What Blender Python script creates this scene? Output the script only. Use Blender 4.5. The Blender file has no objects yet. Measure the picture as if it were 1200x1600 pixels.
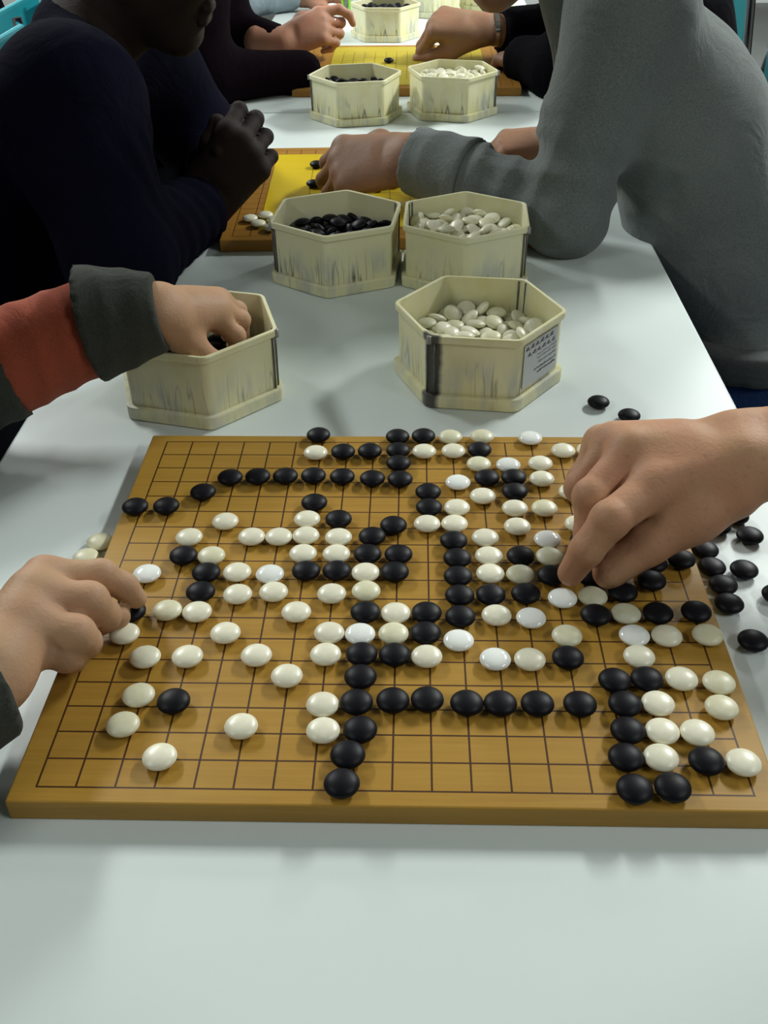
import bpy, bmesh, math, random
import numpy as np
from mathutils import Vector, Matrix, Euler

C = bpy.context.scene.collection
Z0 = 0.766                      # height of the front board's top face; all coordinates below are relative to it
TT = -0.016                     # table top (relative)
FL = -Z0                        # floor (relative)

# ------------------------------------------------------------------ camera
cam_data = bpy.data.cameras.new('camera')
cam = bpy.data.objects.new('camera', cam_data); C.objects.link(cam)
cam.location = (0.0104, -0.5958, 0.4854 + Z0)
cam.rotation_euler = (0.9541, 0.0108, 0.0250)
cam_data.sensor_width = 36.0
cam_data.lens = 36.0 * 1592.46 / 1600.0
cam_data.clip_start = 0.02
bpy.context.scene.camera = cam
# ------------------------------------------------------------------ world, exposure
world = bpy.data.worlds.new('world'); bpy.context.scene.world = world
world.use_nodes = True
bg = world.node_tree.nodes['Background']
bg.inputs[0].default_value = (0.80, 0.92, 1.0, 1); bg.inputs[1].default_value = 0.02
vs = bpy.context.scene.view_settings
vs.view_transform = 'Standard'; vs.look = 'None'; vs.exposure = 0.0; vs.gamma = 1.0; vs.use_curve_mapping = False
# ------------------------------------------------------------------ ceiling lamps' light
LAMP_W = 46.0
LAMP_COL = (0.97, 1.0, 0.97)
LAMPS = [(-1.85, 2.3), (1.9, 2.3), (-1.9, 4.6), (1.95, 4.6), (-1.9, -0.9), (1.95, -0.9)]
LAMP_K = [1.9, 3.1, 1.7, 2.3, .42, .58]
LAMP_Z = 2.60
for (lx, ly), k in zip(LAMPS, LAMP_K):
    ld = bpy.data.lights.new('lamp_light', 'AREA'); ld.shape = 'RECTANGLE'; ld.size = 0.30; ld.size_y = 1.2
    ld.energy = LAMP_W * k; ld.color = LAMP_COL
    lo = bpy.data.objects.new('lamp_light', ld); C.objects.link(lo); lo.location = (lx, ly, LAMP_Z - 0.012)

# ------------------------------------------------------------------ material helpers
class NT:
    def __init__(s, name):
        s.m = bpy.data.materials.new(name); s.m.use_nodes = True
        s.n = s.m.node_tree.nodes; s.l = s.m.node_tree.links
        s.b = s.n['Principled BSDF']
        s.tc = s.n.new('ShaderNodeTexCoord')
    def put(s, inp, v):
        if isinstance(v, (int, float)): inp.default_value = v
        elif isinstance(v, tuple): inp.default_value = v
        else: s.l.new(v, inp)
    def math(s, op, a, b=None, c=None, clamp=False):
        n = s.n.new('ShaderNodeMath'); n.operation = op; n.use_clamp = clamp
        s.put(n.inputs[0], a)
        if b is not None: s.put(n.inputs[1], b)
        if c is not None: s.put(n.inputs[2], c)
        return n.outputs[0]
    def xyz(s, v=None):
        n = s.n.new('ShaderNodeSeparateXYZ'); s.l.new(v or s.tc.outputs['Object'], n.inputs[0]); return n.outputs
    def comb(s, x, y, z):
        n = s.n.new('ShaderNodeCombineXYZ')
        for i, v in enumerate((x, y, z)): s.put(n.inputs[i], v)
        return n.outputs[0]
    def noise(s, v=None, scale=5.0, detail=3.0, rough=0.55, dist=0.0):
        n = s.n.new('ShaderNodeTexNoise'); s.l.new(v or s.tc.outputs['Object'], n.inputs['Vector'])
        n.inputs['Scale'].default_value = scale; n.inputs['Detail'].default_value = detail
        n.inputs['Roughness'].default_value = rough; n.inputs['Distortion'].default_value = dist
        return n.outputs[0]
    def mapr(s, v, a, b, c=0.0, d=1.0):
        n = s.n.new('ShaderNodeMapRange'); s.put(n.inputs[0], v)
        for i, q in enumerate((a, b, c, d)): n.inputs[i + 1].default_value = q
        return n.outputs[0]
    def mix(s, f, a, b):
        n = s.n.new('ShaderNodeMix'); n.data_type = 'RGBA'
        s.put(n.inputs['Factor'], f)
        for k, v in ((6, a), (7, b)):
            if isinstance(v, tuple): n.inputs[k].default_value = (*v[:3], 1)
            else: s.l.new(v, n.inputs[k])
        return n.outputs[2]
    def bump(s, h, strength=0.3, dist=0.001):
        n = s.n.new('ShaderNodeBump'); n.inputs['Strength'].default_value = strength
        n.inputs['Distance'].default_value = dist; s.l.new(h, n.inputs['Height'])
        s.l.new(n.outputs[0], s.b.inputs['Normal'])
    def col(s, v):
        if isinstance(v, tuple): s.b.inputs['Base Color'].default_value = (*v[:3], 1)
        else: s.l.new(v, s.b.inputs['Base Color'])
    def set(s, **k):
        names = dict(rough='Roughness', metal='Metallic', spec='Specular IOR Level', coat='Coat Weight', coatr='Coat Roughness',
                     sss='Subsurface Weight', sheen='Sheen Weight', trans='Transmission Weight', ior='IOR', alpha='Alpha')
        for a, v in k.items(): s.put(s.b.inputs[names[a]], v)
        return s

def plain(name, c, rough=0.5, var=0.0, scale=30.0, bump=0.0, bscale=300.0, **k):
    t = NT(name)
    if var:
        f = t.noise(scale=scale, detail=4)
        t.col(t.mix(f, tuple(x * (1 - var) for x in c), tuple(min(1, x * (1 + var)) for x in c)))
    else: t.col(c)
    t.set(rough=rough, **k)
    if bump: t.bump(t.noise(scale=bscale, detail=2), bump, 0.001)
    return t.m

def skin_mat(name, base, red, dark, spots=0.0, rough=0.58):
    t = NT(name)
    n1 = t.noise(scale=28, detail=4); n2 = t.noise(scale=9, detail=2)
    c = t.mix(t.mapr(n1, .35, .7), base, red)
    c = t.mix(t.mapr(n2, .45, .75, 0, .6), c, dark)
    if spots:
        n3 = t.noise(scale=140, detail=1)
        c = t.mix(t.mapr(n3, .66, .72, 0, spots), c, dark)
    t.col(c); t.set(rough=rough, sss=0.08, spec=0.28)
    t.b.inputs['Subsurface Radius'].default_value = (0.008, 0.003, 0.0015)
    x = t.noise(scale=420, detail=3); y = t.noise(scale=90, detail=3, dist=1.0)
    t.bump(t.math('ADD', x, t.math('MULTIPLY', y, 1.5)), 0.25, 0.0012)
    return t.m

def cloth_mat(name, c, c2, scale=7.0, fleck=0.25, rough=0.95, wr=0.35, sheen=0.15):
    t = NT(name)
    a = t.noise(scale=scale, detail=4); f = t.noise(scale=600, detail=2)
    col = t.mix(t.mapr(a, .3, .7), c, c2)
    col = t.mix(t.mapr(f, .35, .75, 0, fleck), col, tuple(min(1, x * 2.2) for x in c2))
    t.col(col); t.set(rough=rough, sheen=sheen if max(c) > .03 else 0.0, spec=0.15 if max(c) > .03 else .04)
    w = t.noise(scale=16, detail=3, dist=1.2)
    t.bump(t.math('ADD', t.math('MULTIPLY', w, 6.0), t.math('MULTIPLY', f, .5)), wr, 0.002)
    return t.m

def wood_board_mat(name, cA, cB, cC, sx, sy, half_c, lw, line=(0.035, 0.008, 0.004), grid=True, stars=True):
    t = NT(name); X, Y, Z = t.xyz()
    v = t.comb(t.math('MULTIPLY', X, 3.0), t.math('MULTIPLY', Y, 60.0), t.math('MULTIPLY', Z, 60.0))
    g1 = t.noise(v, scale=1.6, detail=5, rough=.6); g2 = t.noise(t.comb(t.math('MULTIPLY', X, 14.0), t.math('MULTIPLY', Y, 420.0), t.math('MULTIPLY', Z, 420.)), scale=1.0, detail=3)
    big = t.noise(scale=5, detail=2)
    c = t.mix(t.mapr(g1, .3, .7), cA, cB)
    c = t.mix(t.mapr(g2, .5, .75, 0, .45), c, cC)
    c = t.mix(t.mapr(big, .4, .7, 0, .35), c, cC)
    if grid:
        def lines(Q, s, other, so):
            u = t.math('DIVIDE', Q, s)
            fr = t.math('FRACT', t.math('ADD', u, 0.5 + 40 + (0 if half_c % 1 == 0 else .5)))
            d = t.math('MULTIPLY', t.math('ABSOLUTE', t.math('SUBTRACT', fr, .5)), s)
            on = t.math('LESS_THAN', d, lw / 2)
            on = t.math('MULTIPLY', on, t.math('LESS_THAN', t.math('ABSOLUTE', Q), half_c * s + lw))
            return t.math('MULTIPLY', on, t.math('LESS_THAN', t.math('ABSOLUTE', other), half_c * so + lw / 2))
        m = t.math('MAXIMUM', lines(X, sx, Y, sy), lines(Y, sy, X, sx))
        if stars:
            def near(Q, s):
                a = t.math('ABSOLUTE', Q)
                return t.math('MINIMUM', a, t.math('ABSOLUTE', t.math('SUBTRACT', a, stars * s)))
            dx, dy = near(X, sx), near(Y, sy)
            r = t.math('SQRT', t.math('ADD', t.math('MULTIPLY', dx, dx), t.math('MULTIPLY', dy, dy)))
            m = t.math('MAXIMUM', m, t.math('LESS_THAN', r, 0.0017))
        m = t.math('MULTIPLY', m, t.math('GREATER_THAN', Z, -0.0005))
        c = t.mix(t.math('MULTIPLY', m, .93), c, line)
    t.col(c); t.set(rough=0.42, spec=0.35)
    t.bump(t.math('ADD', g2, t.math('MULTIPLY', g1, .5)), 0.06, 0.0005)
    return t.m

def box_mat(name, off, stain=None, stain_w=0.14, yellow=0.4, dark=1.0):
    """ivory plastic with grey-black marbled streaks rising from the foot; stain = angle (deg) of a fat dark streak"""
    t = NT(name); X, Y, Z = t.xyz()
    r = t.math('SQRT', t.math('ADD', t.math('MULTIPLY', X, X), t.math('MULTIPLY', Y, Y)))
    cx, cy = t.math('DIVIDE', X, r), t.math('DIVIDE', Y, r)
    v = t.comb(t.math('ADD', t.math('MULTIPLY', cx, 3.6), off), t.math('MULTIPLY', cy, 3.6), t.math('MULTIPLY', Z, 4.0))
    st = t.noise(v, scale=2.2, detail=1, rough=.4, dist=.3)
    line = t.math('SUBTRACT', 1.0, t.math('MULTIPLY', t.math('ABSOLUTE', t.math('SUBTRACT', st, .5)), 34.0), clamp=True)
    bowl = t.mapr(Z, .0139, .0145)
    spare = t.mapr(t.noise(t.comb(t.math('ADD', t.math('MULTIPLY', cx, 1.7), off * .7), t.math('MULTIPLY', cy, 1.7), 0.0), scale=1.6, detail=1), .36, .50)
    fade = t.math('MULTIPLY', t.math('MULTIPLY', t.mapr(Z, .055, .018), spare), t.math('ADD', .12, t.math('MULTIPLY', bowl, .88)))
    patch = t.noise(t.comb(t.math('ADD', t.math('MULTIPLY', cx, 2.0), off * 1.7), t.math('MULTIPLY', cy, 2.0), t.math('MULTIPLY', Z, 16.0)), scale=1.3, detail=3)
    ivory, yel, grey, blk = (.79, .77, .52), (.72, .68, .32), (.54, .56, .48), (.035, .035, .045)
    c = t.mix(t.mapr(patch, .42, .7, 0, yellow), ivory, yel)
    p2 = t.noise(t.comb(t.math('ADD', t.math('MULTIPLY', cx, 2.4), off * 3.1), t.math('MULTIPLY', cy, 2.4), t.math('MULTIPLY', Z, 10.0)), scale=1.5, detail=2)
    c = t.mix(t.math('MULTIPLY', t.mapr(p2, .45, .65, 0, .85), t.mapr(Z, .06, .03)), c, grey)
    c = t.mix(t.math('MULTIPLY', t.math('MULTIPLY', line, fade), .88 * dark), c, blk)
    d2 = t.noise(t.comb(t.math('ADD', t.math('MULTIPLY', cx, 7.), off * 2.3), t.math('MULTIPLY', cy, 7.), t.math('MULTIPLY', Z, 14.)), scale=1.4, detail=3)
    c = t.mix(t.math('MULTIPLY', t.mapr(d2, .60, .73, 0, .85 * dark), t.math('MULTIPLY', t.mapr(Z, .042, .018), t.math('ADD', .3, t.math('MULTIPLY', bowl, .7)))), c, blk)
    if stain is not None:
        a = math.radians(stain)
        dt = t.math('ADD', t.math('MULTIPLY', cx, math.cos(a)), t.math('MULTIPLY', cy, math.sin(a)))
        wv = t.noise(t.comb(0.0, off, t.math('MULTIPLY', Z, 30.)), scale=1.5, detail=2)
        ed = t.math('ADD', dt, t.math('MULTIPLY', t.math('SUBTRACT', wv, .5), .012))
        c = t.mix(t.mapr(ed, math.cos(stain_w) - .004, math.cos(stain_w * .75), 0, .93), c, blk)
    t.col(c); t.set(rough=.38, spec=.4, sss=.12)
    t.b.inputs['Subsurface Radius'].default_value = (.006, .006, .003)
    t.bump(t.noise(scale=120, detail=2), .05, .001)
    return t.m

def stone_mat(name, c, c2, rough, scale=120., coat=0.0, spec=.5):
    t = NT(name)
    oi = t.n.new('ShaderNodeObjectInfo')
    f = t.noise(scale=scale, detail=2)
    a = t.mix(t.mapr(f, .4, .65), c, c2)
    a2 = t.mix(t.math('MULTIPLY', oi.outputs['Random'], .30), a, tuple(x * .78 for x in c2))
    t.col(a2); t.set(rough=rough, coat=coat, coatr=.12, spec=spec)
    return t.m

M = {}
M['table'] = plain('white_laminate', (.66, .735, .72), .42, .015, 6)
M['edge'] = plain('table_edge', (.50, .53, .52), .5)
M['metal'] = plain('grey_steel', (.35, .36, .37), .35, metal=.8)
M['chrome'] = plain('chrome', (.75, .76, .78), .12, metal=1.0)
M['teal'] = plain('teal_plastic', (.006, .22, .26), .45, .05)
M['floor'] = plain('floor_linoleum', (.11, .12, .115), .5, .25, 3)
M['wall'] = plain('wall_paint', (.06, .06, .055), .8, .03, 2)
M['ceiling'] = plain('ceiling_paint', (.62, .63, .60), .9)
M['housing'] = plain('white_enamel', (.7, .7, .7), .4)
M['tube'] = NT('lamp_tube').m
tb = M['tube'].node_tree.nodes['Principled BSDF']; tb.inputs['Emission Color'].default_value = (*LAMP_COL, 1); tb.inputs['Emission Strength'].default_value = 4
M['wood'] = wood_board_mat('board_wood', (.40, .225, .036), (.335, .178, .024), (.47, .28, .046), .0237, .0220, 9, .0013, stars=6)
M['wood2'] = wood_board_mat('board_wood_dark', (.34, .165, .026), (.28, .128, .018), (.42, .21, .035), .0237, .0220, 9, .0011, stars=6)
M['yellow'] = wood_board_mat('yellow_sheet', (.60, .43, .008), (.55, .39, .008), (.63, .46, .012), .0296, .0275, 4, .0009, stars=2)
M['yellow2'] = wood_board_mat('yellow_sheet_pale', (.48, .38, .035), (.42, .33, .025), (.52, .42, .045), .0237, .0220, 6, .0009, stars=3)
M['black'] = stone_mat('black_stone', (.0050, .0050, .0078), (.0066, .0066, .0098), .46, spec=.17)
M['W'] = stone_mat('white_stone', (.86, .84, .66), (.80, .78, .60), .33)
M['C'] = stone_mat('cream_stone', (.72, .70, .47), (.78, .76, .56), .38)
M['G'] = stone_mat('glossy_stone', (.90, .93, .88), (.87, .91, .87), .13)
M['D'] = stone_mat('greenish_stone', (.58, .58, .38), (.66, .66, .50), .42)
M['seam'] = plain('seam_grey', (.11, .11, .10), .25)
M['knob'] = plain('seam_knob', (.30, .30, .28), .2)
M['paper'] = plain('sticker_paper', (.58, .61, .63), .6)
M['ink'] = plain('sticker_ink', (.02, .02, .03), .6)
M['ink2'] = plain('sticker_ink_grey', (.22, .23, .26), .6)
M['skinA'] = skin_mat('tan_skin', (.48, .275, .155), (.50, .245, .145), (.32, .165, .09), .3)
M['skinB'] = skin_mat('fair_skin', (.46, .29, .17), (.48, .275, .165), (.36, .20, .11))
M['skinC'] = skin_mat('dark_skin', (.015, .0080, .0052), (.019, .0088, .006), (.007, .0042, .0032), rough=.8)
M['skinD'] = skin_mat('brown_skin', (.27, .155, .090), (.29, .140, .085), (.17, .09, .052), .2)
M['skinE'] = skin_mat('pink_skin', (.42, .235, .15), (.44, .20, .135), (.27, .13, .075), .3)
M['nail'] = plain('nail', (.62, .38, .27), .3)
M['lip'] = plain('lip_skin', (.26, .09, .07), .45)
M['lipdark'] = plain('lip_dark', (.03, .016, .013), .5)
M['grey_knit'] = cloth_mat('grey_knit', (.092, .108, .107), (.140, .158, .152), 6, .35)
M['navy_knit'] = cloth_mat('navy_knit', (.0022, .0022, .0075), (.0035, .0035, .011), 6, .2, sheen=.02)
M['maroon_knit'] = cloth_mat('maroon_knit', (.003, .0015, .003), (.005, .0022, .004), 6, .2, sheen=.02)
M['black_cloth'] = cloth_mat('black_cloth', (.0022, .0022, .0035), (.0035, .0035, .005), 6, .2, sheen=.02)
M['olive_cloth'] = cloth_mat('olive_grey_cloth', (.032, .036, .031), (.045, .049, .041), 9, .25, sheen=.05)
M['orange_cloth'] = cloth_mat('orange_cloth', (.27, .062, .034), (.33, .078, .042), 9, .2, sheen=.05)
M['blue_grey'] = cloth_mat('blue_grey_cloth', (.15, .20, .24), (.2, .25, .28), 9, .25)
M['jeans'] = cloth_mat('blue_denim', (.010, .026, .085), (.020, .045, .13), 14, .3, sheen=.05)
M['hem'] = cloth_mat('ribbed_hem', (.055, .062, .062), (.075, .082, .080), 20, .3)
M['dark_trousers'] = cloth_mat('dark_trousers', (.012, .012, .016), (.018, .018, .022), 9, .2, sheen=.02)
M['hair'] = cloth_mat('dark_hair', (.01, .008, .006), (.02, .015, .01), 60, .2, .6)
M['hairg'] = cloth_mat('grey_hair', (.18, .17, .16), (.28, .27, .25), 60, .2, .6)
M['eye'] = plain('eye', (.28, .26, .24), .25)
M['iris'] = plain('iris', (.02, .012, .008), .2)
M['shoe'] = plain('shoe_leather', (.02, .02, .02), .4)
M['green'] = plain('green_plastic', (.30, .62, .03), .35)
M['clear'] = NT('clear_plastic').set(rough=.08, trans=.9, ior=1.3, alpha=1.0).m
M['clear'].node_tree.nodes['Principled BSDF'].inputs['Base Color'].default_value = (.9, .95, .93, 1)
M['silver'] = plain('silver', (.6, .6, .58), .2, metal=1)
M['zip'] = plain('zip_piping', (.2, .21, .2), .5)

# ------------------------------------------------------------------ mesh helpers
def link(name, me, mat, parent=None, loc=None, rot=None, smooth=False):
    o = bpy.data.objects.new(name, me); C.objects.link(o)
    if mat is not None and not me.materials: me.materials.append(mat)
    if smooth:
        for p in me.polygons: p.use_smooth = True
    if parent is not None: o.parent = parent
    if loc is not None: o.location = loc
    if rot is not None: o.rotation_euler = rot
    return o

def tag(o, label, cat, group=None, kind=None):
    if label: o['label'] = label
    if cat: o['category'] = cat
    if group: o['group'] = group
    if kind: o['kind'] = kind
    return o

def empty(name, loc, rz=0.0):
    o = bpy.data.objects.new(name, None); C.objects.link(o); o.location = loc; o.rotation_euler = (0, 0, rz)
    o.empty_display_size = .02
    return o

def from_bm(bm, name):
    me = bpy.data.meshes.new(name); bm.to_mesh(me); bm.free(); return me

def box_bm(sx, sy, sz, bev=0.0, seg=2, center=(0, 0, 0), bm=None):
    b = bmesh.new()
    bmesh.ops.create_cube(b, size=1.0)
    bmesh.ops.scale(b, vec=(sx, sy, sz), verts=b.verts)
    if bev: bmesh.ops.bevel(b, geom=b.edges[:], offset=bev, segments=seg, affect='EDGES', profile=.5)
    bmesh.ops.translate(b, vec=center, verts=b.verts)
    if bm is not None:
        tmp = bpy.data.meshes.new('t'); b.to_mesh(tmp); b.free(); bm.from_mesh(tmp); bpy.data.meshes.remove(tmp); return bm
    return b

def tube_bm(pts, r, n=10, bm=None):
    bm = bm or bmesh.new()
    pts = [Vector(p) for p in pts]; rings = []
    up = Vector((0, 0, 1))
    for i, p in enumerate(pts):
        d = (pts[min(i + 1, len(pts) - 1)] - pts[max(i - 1, 0)]).normalized()
        a = d.cross(up)
        if a.length < .05: a = d.cross(Vector((1, 0, 0)))
        a.normalize(); b = d.cross(a)
        rings.append([bm.verts.new(p + (a * math.cos(q) + b * math.sin(q)) * r) for q in [2 * math.pi * k / n for k in range(n)]])
    for i in range(len(rings) - 1):
        for k in range(n): bm.faces.new((rings[i][k], rings[i][(k + 1) % n], rings[i + 1][(k + 1) % n], rings[i + 1][k]))
    bm.faces.new(rings[0][::-1]); bm.faces.new(rings[-1])
    return bm

def hexpoly(R, rc, n=4):
    out = []
    for k in range(6):
        a = math.radians(60 * k); cx, cy = (R - rc / math.cos(math.pi / 6)) * math.cos(a), (R - rc / math.cos(math.pi / 6)) * math.sin(a)
        for i in range(n + 1):
            q = a + math.radians(-30 + 60 * i / n); out.append((cx + rc * math.cos(q), cy + rc * math.sin(q)))
    return out

def hexloft(profile, cap_start=True, cap_end=True):
    """profile: (R, z, corner radius) rings; one closed surface"""
    bm = bmesh.new(); rings = []
    for R, z, rc in profile: rings.append([bm.verts.new((x, y, z)) for x, y in hexpoly(R, rc)])
    n = len(rings[0])
    for i in range(len(rings) - 1):
        for k in range(n): bm.faces.new((rings[i][k], rings[i][(k + 1) % n], rings[i + 1][(k + 1) % n], rings[i + 1][k]))
    if cap_start: bm.faces.new(rings[0][::-1])
    if cap_end: bm.faces.new(rings[-1])
    bmesh.ops.recalc_face_normals(bm, faces=bm.faces)
    return bm

# ------------------------------------------------------------------ setting
def struct(name, bm, mat, loc):
    o = link(name, from_bm(bm, name), mat, loc=loc); o['kind'] = 'structure'; return o
struct('floor', box_bm(7.6, 10.2, .1), M['floor'], (0, 2.4, -.05))
struct('ceiling', box_bm(7.6, 10.2, .1), M['ceiling'], (0, 2.4, 2.75))
struct('wall_left', box_bm(.1, 10, 2.7), M['wall'], (-3.75, 2.4, 1.35))
struct('wall_right', box_bm(.1, 10, 2.7), M['wall'], (3.75, 2.4, 1.35))
struct('wall_back', box_bm(7.6, .1, 2.7), M['wall'], (0, 7.45, 1.35))
struct('wall_front', box_bm(7.6, .1, 2.7), M['wall'], (0, -2.65, 1.35))
struct('baseboard_left', box_bm(.02, 9.9, .08), M['edge'], (-3.69, 2.4, .04))
struct('baseboard_right', box_bm(.02, 9.9, .08), M['edge'], (3.69, 2.4, .04))
struct('baseboard_back', box_bm(7.36, .02, .08), M['edge'], (0, 7.39, .04))
for i, (lx, ly) in enumerate(LAMPS):
    e = empty('ceiling_lamp', (lx, ly, 2.70))
    tag(e, 'long white fluorescent ceiling lamp over the hall', 'lamp', 'fluorescent lamps on the ceiling')
    bm = box_bm(.34, 1.26, .05, .004, 1, (0, 0, -.026)); link('housing', from_bm(bm, 'housing'), M['housing'], e)
    for s in (-.09, .09):
        link('lamp_tube', from_bm(tube_bm([(s, -.58, -.066), (s, .58, -.066)], .013), 'lamp_tube'), M['tube'], e)

# tables
def table(x0, x1, y0, y1, label):
    cx, cy = (x0 + x1) / 2, (y0 + y1) / 2
    e = empty('table', (cx, cy, 0)); tag(e, label, 'table', 'white tables in a row')
    w, d = x1 - x0, y1 - y0
    link('tabletop', from_bm(box_bm(w, d, .024, .003, 2, (0, 0, Z0 + TT - .012)), 'tabletop'), M['table'], e)
    bm = box_bm(w - .12, .03, .045, 0, 1, (0, d / 2 - .08, .703)); box_bm(w - .12, .03, .045, 0, 1, (0, -d / 2 + .08, .703), bm)
    link('table_frame', from_bm(bm, 'table_frame'), M['metal'], e)
    for sx in (-1, 1):
        for sy in (-1, 1):
            x, y = sx * (w / 2 - .06), sy * (d / 2 - .08)
            link('leg', from_bm(tube_bm([(x, y, 0.0), (x, y, .7255)], .017, 12), 'leg'), M['metal'], e)
table(-.370, .3320, -.373, 1.4255, 'white table in front under the large wooden board and nearest pots')
table(-.372, .330, 1.4325, 3.2275, 'white table behind the seam, under the furthest board')

def chair(x, y, rz, label):
    e = empty('chair', (x, y, 0), rz); tag(e, label, 'chair', 'teal chairs along the tables')
    link('seat', from_bm(box_bm(.40, .40, .022, .008, 2, (0, 0, .440)), 'seat'), M['teal'], e)
    link('backrest', from_bm(box_bm(.018, .36, .17, .008, 2, (-.195, 0, .755)), 'backrest'), M['teal'], e)
    for s in (-1, 1):
        link('leg', from_bm(tube_bm([(.18, s * .185, 0), (.17, s * .185, .43)], .011), 'leg'), M['chrome'], e)
        link('leg', from_bm(tube_bm([(-.23, s * .185, 0), (-.17, s * .185, .43), (-.18, s * .185, .60), (-.205, s * .185, .85)], .011), 'leg'), M['chrome'], e)
chair(.62, .86, math.pi, 'teal chair with chrome legs under the man in the grey sweater')
chair(-.66, .78, 0, 'teal chair with chrome legs under the man in the dark navy sweater')
chair(-.765, 2.10, 0, 'empty teal chair with chrome legs, seen at the top left past the navy sweater')
chair(-.66, 1.66, 0, 'teal chair with chrome legs under the man in the maroon sweater')
chair(.62, 1.72, math.pi, 'teal chair with chrome legs under the man in black')
chair(-.72, .06, 0, 'teal chair with chrome legs under the player in the striped sleeve')
chair(.72, .08, math.pi, 'teal chair with chrome legs under the bare-armed player')

# ------------------------------------------------------------------ boards
def board(x, y, rz, mat, label, name='go_board', h=.016, hx=.2290, hy=.2095):
    bm = box_bm(2 * hx, 2 * hy, h, .0012, 2, (0, 0, -h / 2))
    o = link(name, from_bm(bm, name), mat, loc=(x, y, Z0 + TT + h), rot=(0, 0, rz)); tag(o, label, 'board'); return o
board(0, 0, 0, M['wood'], 'large wooden game board in front with fine dark grid, crowded with black and white stones')
board(-.025, .929, math.radians(2.0), M['wood2'], 'wooden board with bright yellow sheet, behind the two middle pots', hx=.2285, hy=.2130)
board(-.004, 1.757, 0, M['wood2'], 'furthest wooden board with yellow sheet, behind the two far pots')
def sheet(x, y, rz, hx, hy, mat, label):
    o = link('yellow_sheet', from_bm(box_bm(2 * hx, 2 * hy, .0008, 0, 1, (0, 0, -.0004)), 'sheet'), mat, loc=(x, y, Z0 + .0009), rot=(0, 0, rz)); tag(o, label, 'sheet')
sheet(-.025, .929, math.radians(2.0), .180, .172, M['yellow'], 'bright yellow gridded sheet lying on the middle wooden board')
sheet(-.004, 1.757, 0, .166, .185, M['yellow2'], 'paler yellow gridded sheet lying on the furthest wooden board')
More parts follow.
